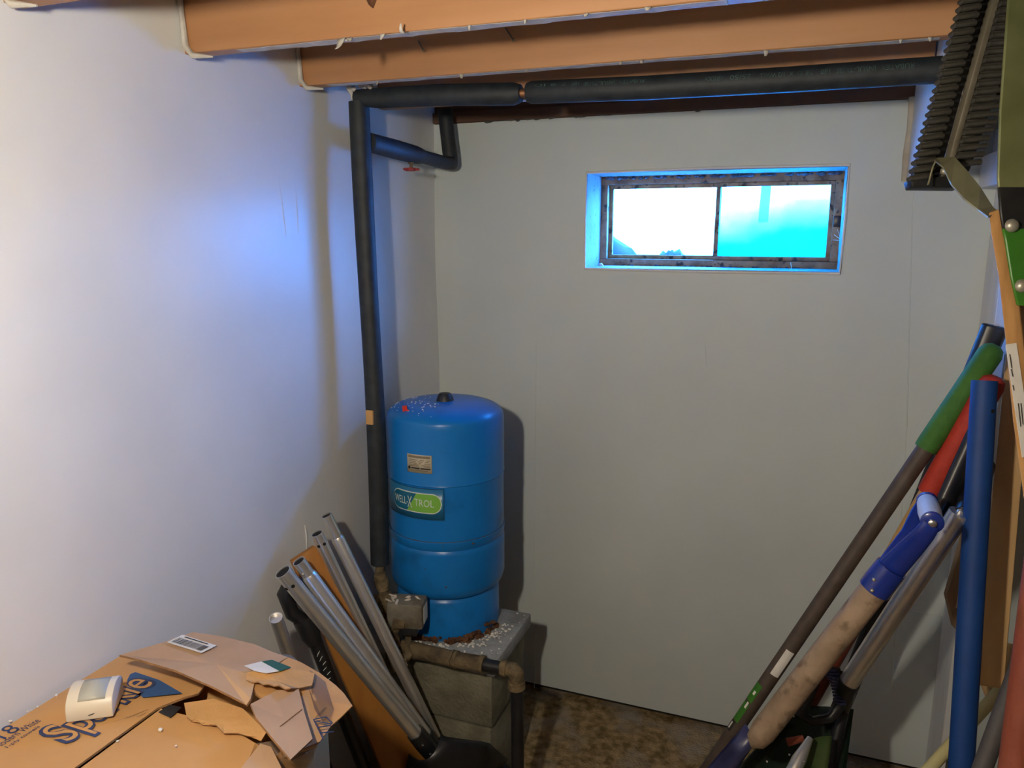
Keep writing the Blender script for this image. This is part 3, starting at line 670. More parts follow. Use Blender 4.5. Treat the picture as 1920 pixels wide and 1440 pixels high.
fit('cross_fitting', [Q(735,1196), Q(736,1240), Q(738,1256)], [.020,.024,.018], 'corroded')
fit('drain_valve', [Q(762,1212,YM-.03), Q(765,1228,YM-.05), Q(752,1240,YM-.07), Q(745,1242,YM-.08)], [.014,.016,.018,.012], 'brass')
vc = Q(752,1243,YM-.085)
mb = MB().lathe([(.004,-.005),(.020,-.006),(.024,0),(.020,.006),(.004,.005)], vc, 14, axis=(-.25,-.9,.1))
for k in range(8):
    u = Vector((-.25,-.9,.1)).normalized(); e1 = u.orthogonal().normalized(); e2 = u.cross(e1); a = k*math.pi/4
    mb.blob(vc+.022*(math.cos(a)*e1+math.sin(a)*e2), .006, (1,1,1))
mb.build('valve_wheel', M['brass'], pb_, smooth=True)
fit('front_pipe', [Q(750,1212,YM-.01), Q(780,1220,YM-.02), Q(800,1224,YM-.02), Q(862,1238,YM-.03), Q(908,1246,YM-.03)], [.022,.026,.024,.024,.024], 'corroded', 18)
fit('pipe_clamp', [Q(853,1236,YM-.03), Q(858,1237,YM-.03)], [.0265,.0265], 'brass', 18); fit('pipe_clamp', [Q(846,1234,YM-.03), Q(849,1235,YM-.03)], [.0262,.0262], 'brass', 18)
fit('pipe_thread', [Q(900,1244,YM-.03), Q(908,1246,YM-.03)], [.026,.026], 'brass', 18)
e0 = Q(905,1246,YM-.03); e1 = Q(948,1254,YM-.03)
fit('black_pipe', [e0, e1], [.019,.019], 'poly', 18)
fit('elbow', [Q(940,1252,YM-.03), Q(941,1252,YM-.03), Q(951,1254,YM-.03), Q(952,1254,YM-.03), Q(962,1256,YM-.03), Q(968,1264,YM-.03), Q(968,1276,YM-.03), Q(968,1277,YM-.03), Q(969,1290,YM-.03)], [.020,.024,.024,.021,.023,.024,.023,.026,.026], 'brass', 18)
d0 = Q(969,1284,YM-.03)
fit('down_pipe', [d0, d0+Vector((.002,0,-.15)), Vector((d0.x+.006, d0.y+.0, .001))], [.019,.019,.019], 'poly', 18)
fit('hose_clamp', [d0+Vector((0,0,.004)), d0-Vector((0,0,.009))], [.0215,.0215], 'steel', 18)
# pressure switch
c = Q(764,1146,YM-.02); 
ax = Vector((.94,.22,-.0)).normalized(); az = Vector((0,0,1)); ay = az.cross(ax)
sw = MB().obox(c, ax, ay, az, .112, .075, .082).build('pressure_switch', M['switch'], pb_, bevel=.008, bseg=2)
MB().obox(c+ax*.0568, ax, ay, az, .001, .045, .052).build('switch_label', M['paper'], sw)
MB().obox(c-az*.054, ax, ay, az, .070, .055, .030).build('switch_base', M['blackplastic'], sw, bevel=.004)
fit('switch_stem', [c-az*.06, c-az*.10, c-az*.12], [.010,.010,.016], 'corroded')
mb = MB()
for k in range(9): mb.obox(c+az*(.043)+ax*random.uniform(-.06,.05)+ay*random.uniform(-.03,.03), (random.uniform(-1,1),random.uniform(-1,1),.3), (0,0,1), (1,0,0), .018,.004,.008)
mb.build('film_scrap', M['shred'], sw, kind='stuff')

# ================================================================== left cluster of long things
def ext(a, b, z=0.0):
    """point where the line a->b reaches height z"""
    d = b-a; t = (z-a.z)/d.z; return a+d*t
def perp_shell(p0, p1, ang, r, w, l, off=.0012):
    pass
def spot_on(a, b, y, toward=True, r=0.02, off=0.0):
    """point of line a-b whose pixel row is y"""
    lo, hi = 0.0, 1.0
    for _ in range(40):
        m_ = (lo+hi)/2
        if proj(a.lerp(b, m_))[1] < y: lo = m_
        else: hi = m_
    return a.lerp(b, lo)
def front(p, axis, r, sx=0.0):
    """point on a tube's surface facing the camera, turned by sx (-1..1) to the side"""
    axis = axis.normalized(); v = EYE-p; v = (v-axis*v.dot(axis)).normalized(); s_ = axis.cross(v)
    return p + r*(v*math.sqrt(1-sx*sx)+s_*sx), (v*math.sqrt(1-sx*sx)+s_*sx)
def patch(p, axis, r, half_ang, ln, turn, m, name, parent, off=.0008):
    """curved label on a tube"""
    axis = axis.normalized(); v = EYE-p; v = (v-axis*v.dot(axis)).normalized(); s_ = axis.cross(v); n = 8; vs=[]; fs=[]
    for i in range(n+1):
        a = turn+half_ang*(2*i/n-1); q = p+(r+off)*(math.cos(a)*v+math.sin(a)*s_)
        vs += [q-axis*ln/2, q+axis*ln/2]
        if i: fs.append((2*i-2,2*i-1,2*i+1,2*i))
    return MB().add(vs, fs).build(name, M[m], parent, smooth=True)
def shaft_r(wpx, d): return wpx*d/F/2
poles = [  # top pixel, depth, low pixel, depth, radius, neck length, holes, label
    ((612,966), 2.12, (818,1388), 2.36, .0185, .075, 0, 'aluminium pole leaning on the left wall, rightmost and tallest, with narrowed top'),
    ((594,1000), 2.08, (772,1372), 2.34, .0165, 0, 2, 'bright aluminium pole with two dark holes at its top, second from right'),
    ((560,1052), 1.98, (800,1382), 2.26, .0205, .05, 1, 'aluminium pole with narrowed top and a spring button, in front of the orange plank'),
    ((530,1072), 1.92, (782,1378), 2.20, .0210, 0, 3, 'aluminium pole with two holes at its top, leftmost of the four crossing poles'),
]
socket_spots = []
for i, ((tx,ty), td, (bx,by), bd, r, neck, holes, label) in enumerate(poles):
    a = P(tx,ty,d=td); b_ = P(bx,by,d=bd); ax_ = (b_-a).normalized()
    t = thing('aluminium_pole', ext(a, b_, .02), label, 'pole', 'aluminium poles by the left wall')
    if neck:
        MB().hollow(a, a+ax_*neck, r*.82, .002).build('narrow_end', M['alu'], t, smooth=True)
        MB().sweep([a+ax_*(neck-.004), a+ax_*(neck+.004), b_], [r*.82, r, r], 20).build('tube', M['alu'], t, smooth=True)
    else:
        MB().hollow(a, b_, r, .002).build('tube', M['alu'], t, smooth=True)
    bore(a, ax_, (r*.82 if neck else r)-.0022, t)
    if holes == 2:
        for sx_ in (-.35,.62):
            q, nn = front(a+ax_*.032, ax_, r, sx_); MB().sweep([q-nn*.001, q+nn*.0008], [.0045,.0045], 12).build('hole', M['hole'], t)
    if holes == 3:
        for sx_ in (.15,.95):
            q, nn = front(a+ax_*.040, ax_, r, sx_*.95); MB().sweep([q-nn*.001, q+nn*.0008], [.0048,.0048], 12).build('hole', M['hole'], t)
    if holes == 1:
        q, nn = front(a+ax_*.032, ax_, r*.82, .6); MB().blob(q, .0048, (1,1,1)).build('spring_button', M['bolt'], t, smooth=True)
    # black blade at the foot
    e = ext(a, b_, .075); blk = b_ - ax_*.012
    side = ax_.cross(FW).normalized(); nrm = side.cross(ax_)
    if i in (0, 3):
        MB().sweep([blk, blk+ax_*.05, blk+ax_*.16], [r*1.22, r*1.3, r*1.1], 14).build('socket', M['blackplastic'], t, smooth=True)
        for k in (0,1,):
            q, nn = front(blk+ax_*(.030+.045*k), ax_, r*1.27, .2); MB().blob(q, .0042, (1,1,.8)).build('rivet', M['steel'], t, smooth=True)
        # curved scoop
        wv, lv = (.17, .30) if i == 0 else (.15, .26); vs=[]; fs=[]; nu, nv = 12, 8
        for v_ in range(nv+1):
            for u_ in range(nu+1):
                u = u_/nu*2-1; v = v_/nv
                w2 = wv*(.35+.65*min(1, v*2.2))
                vs.append(blk+ax_*(.06+lv*v)+side*(u*w2)+nrm*(-.05*(1-u*u)*1.0+.05*v*v))
        fs = [(v_*(nu+1)+u_, v_*(nu+1)+u_+1, (v_+1)*(nu+1)+u_+1, (v_+1)*(nu+1)+u_) for v_ in range(nv) for u_ in range(nu)]
        low = min(p.z for p in vs)
        if low < .004: vs = [Vector((p.x,p.y,max(p.z,.004))) for p in vs]
        MB().add(vs, fs).build('scoop_blade', M['blackplastic'], t, solid=.004, smooth=True)
    else:
        MB().sweep([blk, blk+ax_*.06], [r*1.2, r*1.2], 14).build('end_cap', M['blackplastic'], t, smooth=True)
        for k in (0,):
            q, nn = front(blk+ax_*.03, ax_, r*1.2, .2); MB().blob(q, .0042, (1,1,.8)).build('rivet', M['steel'], t, smooth=True)
        f_ = ext(a, b_, .0); MB().sweep([b_, f_], [r*.9, r*.9], 14).build('lower_tube', M['blackplastic'], t, smooth=True)
# grey tube peeping out behind the box
a = P(517,1158,d=1.86); b_ = P(540,1225,d=1.95); f_ = ext(a, b_, 0); 
t = thing('metal_tube', f_, 'short grey metal tube standing behind the cardboard box', 'tube')
MB().hollow(a, a.lerp(f_,.7), .0165, .002).build('tube', M['alu'], t, smooth=True); MB().sweep([a.lerp(f_,.7), f_], .015, 14).build('lower_tube', M['greytube'], t, smooth=True)
# orange plank
def plank(name, corners_top, corners_bot, depth_vec, m, label, cat, bevel=.003):
    mb = MB(); pts_ = [corners_top[0], corners_top[1], corners_bot[1], corners_bot[0]]
    return mb.prism(pts_, depth_vec).build(name, m, bevel=bevel, label=label, cat=cat)
a0, a1 = P(548,1053,d=2.06), P(592,1024,d=2.10)
b0, b1 = P(716,1440,d=2.24), P(812,1440,d=2.28)
back = (a1-a0).cross(b0-a0).normalized(); back = back if back.dot(FW) > 0 else -back
f0 = ext(a0, b0, .02); f1 = ext(a1, b1, .02)
plank('wooden_plank', (a0, a1), (f0, f1), back*.022, M['orangewood'], 'orange varnished wooden plank leaning behind the aluminium poles', 'plank')
# black plastic handle tool behind the poles
a = P(533,1098,d=2.02); b_ = P(590,1200,d=2.06); b2 = P(640,1330,d=2.14); f_ = ext(b_, b2, .0)
t = thing('black_handled_shovel', f_, 'black plastic shovel handle with lettering leaning beside the orange plank', 'shovel')
MB().sweep([b_, b2, f_], [.019,.019,.018], 14).build('shaft', M['blackplastic'], t, smooth=True)
loop = [P(575,1168,d=2.05), P(548,1150,d=2.04), P(533,1112,d=2.02), P(540,1094,d=2.02), P(566,1094,d=2.04), P(596,1112,d=2.06), P(622,1148,d=2.08), P(618,1166,d=2.08), P(600,1168,d=2.07), P(580,1170,d=2.05)]
MB().sweep(loop, [.018,.020,.020,.018,.020,.021,.020,.016,.014,.016], 12).build('grip', M['blackplastic'], t, smooth=True)
MB().sweep([P(570,1160,d=2.05), P(582,1190,d=2.05), P(590,1204,d=2.06)], [.030,.028,.021], 14).build('collar', M['blackplastic'], t, smooth=True)
ax_ = (b2-b_).normalized()
for (k, sg, tn) in ((0,.030,.2),(1,.026,.1),(2,.012,-.1),(3,.014,.1),(4,.010,-.15),(5,.010,.1)):
    p = spot_on(b_, b2, 1218+k*9.5); q, nn = front(p, ax_, .0196, tn); sd_ = ax_.cross(nn)
    MB().sweep([q-ax_*sg*.25-sd_*.006, q+sd_*.001, q+ax_*sg*.25+sd_*.006], [.0006,.0012,.0006], 6).build('shaft_lettering', M['decal_white'], t, smooth=True)

# ================================================================== box on a dark stand, with motion sensor
ZB = 0.945
def T(x, y, z=ZB): return P(x, y, Z=z)
bx0, bx1 = XL+.015, -.775; by0, by1 = .33, 1.065
stand = thing('storage_cabinet', ((bx0+bx1)/2, (by0+by1)/2, 0), 'dark brown cabinet under the cardboard box by the left wall', 'cabinet')
MB().box((bx0+.01, by0, .0), (bx1-.02, by1-.03, .52)).build('cabinet_body', M['darkwood'], stand, bevel=.004)
MB().box((bx1-.019, by0+.02, .03), (bx1-.006, by0+.43, .50)).build('cabinet_door', M['darkwood'], stand, bevel=.003)
MB().box((bx1-.019, by0+.445, .03), (bx1-.006, by1-.05, .50)).build('cabinet_door', M['darkwood'], stand, bevel=.003)
bxo = thing('cardboard_box', ((bx0+bx1)/2, (by0+by1)/2, .52), 'torn brown cardboard box with navy print and lifted flaps', 'box')
zt_ = ZB-.006
def wallp(a, b, m='kraft', name='side_panel'):
    a = Vector(a); b = Vector(b); n = 8; vs = []; fs = []
    d_ = (b-a).normalized(); nn = Vector((d_.y,-d_.x,0))
    for i in range(n+1):
        for j in range(5):
            q = a.lerp(b, i/n); z = .5205+(zt_-.5205)*j/4
            vs.append(Vector((q.x, q.y, z))+nn*(.012*math.sin(math.pi*i/n)*math.sin(math.pi*j/4)))
    fs = [(i*5+j, (i+1)*5+j, (i+1)*5+j+1, i*5+j+1) for i in range(n) for j in range(4)]
    return MB().add(vs, fs).build(name, M[m], bxo, solid=.004, smooth=True)
wallp((bx0,by0,0),(bx1,by0,0)); wallp((bx1,by0,0),(bx1,by1,0)); wallp((bx1,by1,0),(bx0,by1,0)); wallp((bx0,by1,0),(bx0,by0,0))
MB().box((bx0,by0,.5205),(bx1,by1,.526)).build('bottom_panel', M['kraft'], bxo)
def sheet(name, pts, m, parent, thick=.004, edge=None, label=None):
    """cardboard sheet through 3D outline points; the fan centre keeps folds soft"""
    mb = MB(); n = len(pts); c_ = sum((Vector(p) for p in pts), Vector())/n
    mb.add(list(pts)+[c_], [(i,(i+1)%n,n) for i in range(n)])
    o = mb.build(name, M[m], parent, label=label)
    me = o.data
    up = sum((p.normal*p.area for p in me.polygons), Vector())
    if up.z < 0:
        me.flip_normals()
    md = o.modifiers.new('thickness', 'SOLIDIFY'); md.thickness = thick; md.offset = -1
    if edge: me.materials.append(M[edge]); md.material_offset_rim = 1
    return o
seamx = T(220,1384).x
fl = sheet('left_flap', [(bx0, by0, ZB), (seamx-.004, by0, ZB), (seamx-.004, .80, ZB), (seamx-.003, T(310,1330).y, ZB-.001), T(345,1307,ZB-.002), T(372,1300,ZB-.008), T(385,1284,ZB-.008), T(330,1250,ZB-.004), T(262,1228,ZB), (bx0, 1.055, ZB)], 'kraft', bxo, edge='kraft_edge')
fr = sheet('right_flap', [(seamx+.003, by0, ZB-.001), (bx1, by0, ZB-.008), (bx1+.005, .86, ZB-.006), T(505,1440,ZB-.004), T(490,1400,ZB-.005), T(440,1370,ZB-.006), T(395,1350,ZB-.004), T(345,1340,ZB-.003), (seamx+.004, T(312,1330).y, ZB-.002)], 'kraft', bxo, edge='kraft_edge')
# floor of the gap seen under the lifted flap
sheet('inner_flap', [(bx0+.02, .8, ZB-.16), (bx1-.02, .8, ZB-.16), (bx1-.01, 1.055, ZB-.16), (bx0+.02, 1.055, ZB-.16)], 'kraft', bxo, edge='kraft_edge')
# big lifted flap with the barcode
lf = sheet('lifted_flap', [T(224,1228,ZB+.055), T(300,1206,ZB+.052), T(362,1185,ZB+.042), T(420,1194,ZB+.036), T(478,1208,ZB+.030), T(510,1222,ZB+.028), T(540,1232,ZB+.026),
      T(480,1268,ZB+.042), T(470,1310,ZB+.040), T(462,1322,ZB+.034), T(448,1312,ZB+.036), T(400,1288,ZB+.042), T(330,1257,ZB+.052), T(260,1236,ZB+.055)], 'kraft_pale', bxo, edge='kraft_edge')
rf = sheet('crushed_corner', [T(540,1232,ZB+.025), T(565,1242,ZB+.016), T(600,1262,ZB+.002), T(630,1285,ZB-.004), T(645,1300,ZB-.010), T(661,1323,ZB-.014), T(640,1344,ZB-.016), T(620,1362,ZB-.018), T(600,1390,ZB-.016), T(572,1402,ZB-.008), T(530,1340,ZB+.012), T(480,1300,ZB+.036), T(470,1275,ZB+.038)], 'kraft', bxo, edge='kraft_edge')
ff = sheet('folded_tab', [T(470,1320,ZB+.042), T(520,1294,ZB+.036), T(560,1292,ZB+.026), T(572,1340,ZB+.020), T(586,1385,ZB+.012), T(545,1424,ZB+.018), T(512,1385,ZB+.030), T(480,1345,ZB+.040)], 'kraft_pale', bxo, edge='kraft_edge')
a = T(525,1362,ZB+.0300); c = T(566,1330,ZB+.0245)
MB().sweep([a, c], .0008, 6).build('fold_line', M['kraft_edge'], ff)
# torn paper layer on the right flap and on the crushed corner
def jag(pa, pb, n, amp, z):
    out = []
    for i in range(n+1):
        t_ = i/n; x = pa[0]+(pb[0]-pa[0])*t_; y = pa[1]+(pb[1]-pa[1])*t_ + random.uniform(-amp, amp)
        out.append(T(x, y, z))
    return out
sheet('torn_layer', [T(345,1318,ZB+.006), T(400,1310,ZB+.008), T(455,1328,ZB+.008), T(500,1372,ZB+.004), T(490,1388,ZB+.002)] + jag((485,1382),(420,1372),5,2.5,ZB+.003)+jag((415,1366),(350,1346),7,4,ZB+.005), 'kraft_torn', bxo, .002, edge='kraft_edge')
sheet('torn_layer', [T(460,1262,ZB+.047), T(490,1255,ZB+.047), T(540,1252,ZB+.040), T(590,1262,ZB+.018), T(585,1285,ZB+.018), T(560,1290,ZB+.026)] + jag((545,1291),(462,1276),8,3,ZB+.046), 'kraft_torn', bxo, .002, edge='kraft_edge')
# green and white shipping label
sheet('torn_label', [T(458,1248,ZB+.050), T(490,1240,ZB+.045), T(523,1258,ZB+.048), T(500,1262,ZB+.050), T(478,1258,ZB+.051)], 'paper', bxo, .0006)
sheet('green_label', [T(491,1240,ZB+.0465), T(510,1237,ZB+.044), T(546,1251,ZB+.042), T(525,1258,ZB+.046)], 'greenprint', bxo, .0006)
# barcode
bc = [T(313,1204,ZB+.0545), T(342,1190,ZB+.0510), T(406,1210,ZB+.0440), T(378,1224,ZB+.0480)]
bco = sheet('barcode_label', bc, 'paper', lf, .0006)
def bil(u, v): return (bc[0].lerp(bc[3],u)).lerp(bc[1].lerp(bc[2],u), v)+Vector((0,0,.0012))
u = .08
while u < .92:
    w = random.choice((.008,.008,.014,.022)); 
    MB().add([bil(u,.10), bil(u+w,.10), bil(u+w,.66), bil(u,.66)], [(0,1,2,3)]).build('bar', M['ink'], bco); u += w+random.choice((.012,.016,.022))
MB().add([bil(.14,.80), bil(.82,.80), bil(.82,.88), bil(.14,.88)], [(0,1,2,3)]).build('label_text_line', M['ink'], bco)
# navy print along the left flap
def flat_text(body, start, end, hgt, z, m, name, parent, offset=0.0):
    vs, fs = text_mesh(body, 1.0, offset=offset)
    x0 = min(v.x for v in vs); x1 = max(v.x for v in vs); y0 = min(v.y for v in vs); y1 = max(v.y for v in vs)
    d_ = Vector((end.x-start.x, end.y-start.y, 0)); L_ = d_.length; d_.normalize(); n_ = Vector((-d_.y, d_.x, 0))
    out = [Vector((start.x, start.y, z))+d_*L_*(v.x-x0)/(x1-x0)+n_*hgt*((v.y-y0)/(y1-y0)) for v in vs]
    return MB().add(out, fs).build(name, M[m], parent)
s0 = T(124,1396); s1 = T(320,1285)
s0.x = s1.x = seamx-.038
flat_text('Sparkle', s0, s1, .110, ZB+.0008, 'navy', 'navy_lettering', fl, offset=.05)
flat_text('Sparkle', s0+Vector((-.006,.006,0)), s1-Vector((.006,.006,0)), .098, ZB+.0014, 'kraft', 'tan_lettering', fl, offset=.0)
def baseline(pa, pb):                       # keep print parallel to the box edge
    a_, b_2 = T(*pa), T(*pb); xm_ = (a_.x+b_2.x)/2; return Vector((xm_, a_.y, 0)), Vector((xm_, b_2.y, 0))
a, c = baseline((8,1386),(42,1367)); flat_text('18', a, c, .034, ZB+.0006, 'navy', 'count_lettering', fl)
a, c = baseline((-10,1402),(84,1354)); flat_text('Modern White', a, c, .017, ZB+.0006, 'navy', 'colour_lettering', fl)
a, c = baseline((12,1402),(82,1365)); flat_text('1-ply towels', a, c, .011, ZB+.0006, 'navy', 'small_lettering', fl)
MB().add([T(238,1276,ZB+.0004), T(244,1264,ZB+.0004), T(254,1260,ZB+.0004), T(299,1275,ZB+.0001), T(342,1300,ZB-.0015), T(318,1302,ZB+.0002), T(268,1308,ZB+.0004)], [(0,1,2,3,4,5,6)]).build('blue_print', M['bluetint'], bxo)
# printed symbol on the crushed corner
for (xa,ya,xb,yb) in ((588,1349,612,1344),(588,1349,606,1386),(612,1344,622,1356),(592,1352,622,1358),(595,1364,620,1360),(600,1374,626,1372)):
    a = T(xa,ya,ZB+.004); c = T(xb,yb,ZB-.004); MB().sweep([a,c],.0011,6).build('symbol_line', M['navy'], bxo)
# clear tape and plastic wrap
sheet('dark_tape', [T(297,1335,ZB+.003), T(318,1321,ZB+.003), T(341,1326,ZB+.003), T(319,1345,ZB+.003)], 'blackplastic', bxo, .0006)
for (xa,ya,xb,yb) in ((233,1347,277,1330),(255,1344,274,1336)):
    MB().sweep([T(xa,ya,ZB+.0015), T((xa+xb)/2,(ya+yb)/2+1,ZB+.0022), T(xb,yb,ZB+.0015)], [.0005,.0012,.0005], 8).build('tape_wrinkle', M['tape'], bxo, smooth=True)
sheet('tape_strip', [T(500,1222,ZB+.017), T(545,1228,ZB+.016), T(610,1278,ZB+.004), T(626,1330,ZB-.004), T(612,1364,ZB-.008), T(590,1330,ZB+.004), T(575,1270,ZB+.012)], 'tape', bxo, .0006)
sheet('plastic_wrap', [T(478,1394,ZB+.012), T(520,1388,ZB+.012), T(548,1426,ZB+.004), T(590,1404,ZB-.010), T(588,1426,ZB-.03), T(570,1445,ZB-.05), T(480,1450,ZB+.004), T(460,1440,ZB+.006)], 'tape', bxo, .0006)
a = T(488,1396,ZB+.015); sheet('taped_tab', [T(452,1440,ZB+.012), T(488,1394,ZB+.014), T(508,1400,ZB+.010), T(528,1440,ZB+.006), T(500,1460,ZB+.006)], 'kraft_pale', bxo, .004, edge='kraft_edge')
mb = MB()
for (x,y) in ((105,1303),(58,1332),(52,1334),(20,1352),(486,1214),(490,1216),(412,1243),(70,1325),(220,1390),(330,1398),(300,1368)):
    mb.blob(T(x,y,ZB+.003+(.012 if y<1245 else 0)), random.uniform(.0015,.0035), (1.2,1,.8), .4)
mb.build('white_crumb', M['crumb'], bxo, kind='stuff')
# motion sensor lying on the box
s_l = T(124,1358,ZB+.002); s_r = T(213,1346,ZB+.002)
u = (s_r-s_l); u.z = 0; Ls = u.length; u.normalize(); vdir = Vector((-u.y, u.x, 0))
sen = thing('motion_sensor', (s_l+s_r)/2 + vdir*.035, 'cream plastic motion sensor with rounded front and grey lens on the box', 'sensor')
o_ = s_l + Vector((0,0,0))
prof_ = [(0,.002),(.0,.016)]
for k in range(0, 13):
    a = math.pi*(1-k/12*.86); prof_.append((.042-.042*math.cos(math.pi-a)*1.0, .020+.030*math.sin(a)))
prof_ += [(.078,.002)]
body = [o_+vdir*y + Vector((0,0,z)) for y, z in prof_]
MB().prism(body, u*Ls).build('housing', M['sensor'], sen, bevel=.003, bseg=2)
# lens window follows the curve
vs=[]; fs=[]
for k in range(0, 9):
    a = math.pi*(1-(2.6+k*.75)/12*.86); y = .042-.042*math.cos(math.pi-a); z = .020+.030*math.sin(a)
    nrm_ = Vector((0,0,1))*math.sin(a) + vdir*(-math.cos(math.pi-a))
    q = o_+vdir*y+Vector((0,0,z))+nrm_*.0012
    vs += [q+u*Ls*.26, q+u*Ls*.84]
    if k: fs.append((2*k-2,2*k-1,2*k+1,2*k))
MB().add(vs, fs).build('lens', M['lens'], sen, solid=.001, smooth=True)
q = o_+u*Ls*.48+Vector((0,0,.012))-vdir*.0008
MB().sweep([q, q+u*.006+Vector((0,0,.001)), q+u*.010+Vector((0,0,.003))], [.0006,.0012,.0006], 6).build('brand_mark', M['greytube'], sen)

# ================================================================== right cluster: long handled tools
def line_tool(pa, da, pb, db):
    a = P(*pa, d=da); b = P(*pb, d=db); return a, b, ext(a, b, 0.0)
TG = 'long tools leaning in the right corner'
# green grip
a, b_, f_ = line_tool((1862,655), 1.80, (1336,1430), 2.16)
ax_ = (b_-a).normalized(); t = thing('garden_rake', f_, 'dark brown tool handle with green foam grip leaning in the right corner', 'garden tool', TG)
g1 = spot_on(a, b_, 842)
MB().sweep([a-ax_*.012, a-ax_*.004, a+ax_*.012, g1-ax_*.02, g1], [.010,.022,.028,.0275,.0265], 22).build('grip', M['greengrip'], t, smooth=True)
MB().sweep([g1-ax_*.001, b_, f_-ax_*.05], [.0212,.0208,.0205], 18).build('shaft', M['brownshaft'], t, smooth=True)
MB().sweep([f_-ax_*.12, f_-ax_*.012], [.0225,.018], 16).build('ferrule', M['steel'], t, smooth=True)
p = spot_on(a, b_, 1238); patch(p, ax_, .0209, .55, .085, -.25, 'paper', 'white_label', t)
p = spot_on(a, b_, 1300); patch(p, ax_, .0209, .62, .060, .75, 'greenplate', 'green_label', t); p = spot_on(a, b_, 1336); patch(p, ax_, .0209, .52, .065, .70, 'greenplate', 'green_label', t)
p = spot_on(a, b_, 1322); patch(p, ax_, .0209, .14, .020, .50, 'paper', 'label_print', t, .0014); p = spot_on(a, b_, 1300); patch(p, ax_, .0209, .16, .012, .55, 'paper', 'label_print', t, .0014)
p = spot_on(a, b_, 1362); patch(p, ax_, .0209, .40, .035, .80, 'ink', 'black_label', t); patch(p, ax_, .0209, .12, .022, .85, 'paper', 'label_print', t, .0014)
# black flat handled tool
a, b_, f_ = line_tool((1862,622), 1.93, (1575,1330), 2.30); ax_ = (b_-a).normalized()
t = thing('black_handled_tool', f_, 'flat black tool handle behind the green and red grips', 'garden tool', TG)
MB().sweep([a-ax_*.016, a-ax_*.014, b_, f_], [.026,.032,.028,.026], 8, flat=.62).build('shaft', M['blackplastic'], t, bevel=.003)
MB().blob(a-ax_*.018, .006, (1.4,1,.5), .3).build('chipped_end', M['shred'], t)
p = spot_on(a, b_, 815); patch(p, ax_, .030, .30, .05, -1.0, 'yellowstick', 'yellow_mark', t, .001)
# red grip
a, b_, f_ = line_tool((1862,716), 1.78, (1548,1262), 2.10); ax_ = (b_-a).normalized()
t = thing('garden_hoe', f_, 'varnished wooden tool handle with red foam grip leaning in the right corner', 'garden tool', TG)
g1 = spot_on(a, b_, 924); g2 = spot_on(a, b_, 1090)
MB().sweep([a-ax_*.014, a-ax_*.006, a+ax_*.010, g1-ax_*.02, g1], [.012,.024,.029,.0285,.0275], 22).build('grip', M['redgrip'], t, smooth=True)
MB().sweep([g1-ax_*.001, g2], [.0225,.0225], 18).build('shaft', M['yellowwood'], t, smooth=True)
MB().sweep([g2, f_], [.0228,.0220], 18).build('painted_shaft', M['oxblood'], t, smooth=True)
# D grip shovel
a, b_, _ = line_tool((1748,966), 1.62, (1418,1388), 1.86); ax_ = (b_-a).normalized()
f_ = ext(a, b_, .0)
t = thing('blue_grip_shovel', f_, 'weathered wooden shovel shaft with glossy blue steel D grip', 'shovel', TG)
k0 = spot_on(a, b_, 1103); k1 = spot_on(a, b_, 1070)
rs = .0300
MB().sweep([k0-ax_*.02, k0, b_-ax_*.03, b_, b_+ax_*.022], [rs*.95,rs,rs*1.0,rs*.82,rs*.12], 20).build('shaft', M['greywood'], t, smooth=True)
n_, fe = P(1748,980,d=1.575), P(1738,940,d=1.70)
cd_ = (fe-n_).normalized()
MB().sweep([n_+cd_*.004, n_+cd_*.02, n_.lerp(fe,.5), fe-cd_*.02, fe], [.019,.0215,.0235,.0215,.019], 20).build('grip_bar', M['gripwood'], t, smooth=True)
side = cd_
MB().sweep([k0+ax_*.004, k0-ax_*.02, k1-ax_*.01], [rs*1.13,rs*1.14,rs*1.10], 20).build('socket', M['bluesteel'], t, smooth=True)
for (e, nm, sg) in ((n_, 'near_prong', -1), (fe, 'far_prong', 1)):
    m1 = k1.lerp(a,.10)+side*sg*.008; m2 = k1.lerp(a,.55)+side*sg*.030; m3 = e.lerp(a+side*sg*.05,.35)+ax_*.03
    MB().sweep([k1+ax_*.02, m1, m2, m3, e+ax_*.004], [rs*1.0,rs*.95,rs*.80,rs*.68,rs*.60], 18, flat=.55, nrm=cd_.cross(ax_)).build(nm, M['bluesteel'], t, smooth=True)
    MB().sweep([e-cd_*sg*.010, e+cd_*sg*.0, e+cd_*sg*.002], [.0215,.0225,.020], 20).build('prong_eye', M['bluesteel'], t, smooth=True)
MB().sweep([n_-cd_*.001, n_-cd_*.008, n_-cd_*.010], [.0085,.0085,.006], 14).build('rivet', M['steel'], t, smooth=True)
for yy, sx_ in ((1087,.35),(1101,.05)):
    p = spot_on(a, b_, yy); q, nn = front(p, ax_, rs*1.13, sx_); MB().blob(q, .0050, (1,1,1)).build('rivet', M['bolt'], t, smooth=True)
# navy blade under the shaft
sd = ax_.cross(FW).normalized(); nr = sd.cross(ax_); vs=[]; nu, nv = 14, 8
bl0 = b_+ax_*.002; ln = (bl0.z-.015)/max(.1,-ax_.z)
for v_ in range(nv+1):
    for u_ in range(nu+1):
        u1 = u_/nu*2-1; v1_ = v_/nv; w2 = .020+.022*min(1, v1_*2.0)
        q = bl0+ax_*(ln*v1_)+sd*(u1*w2)-nr*(.030*(1-u1*u1)-.045)-nr*.02*v1_; vs.append(Vector((q.x,q.y,max(q.z,.004))))
fs = [(v_*(nu+1)+u_, v_*(nu+1)+u_+1, (v_+1)*(nu+1)+u_+1, (v_+1)*(nu+1)+u_) for v_ in range(nv) for u_ in range(nu)]
MB().add(vs, fs).build('blade', M['navyplastic'], t, solid=.003, smooth=True)
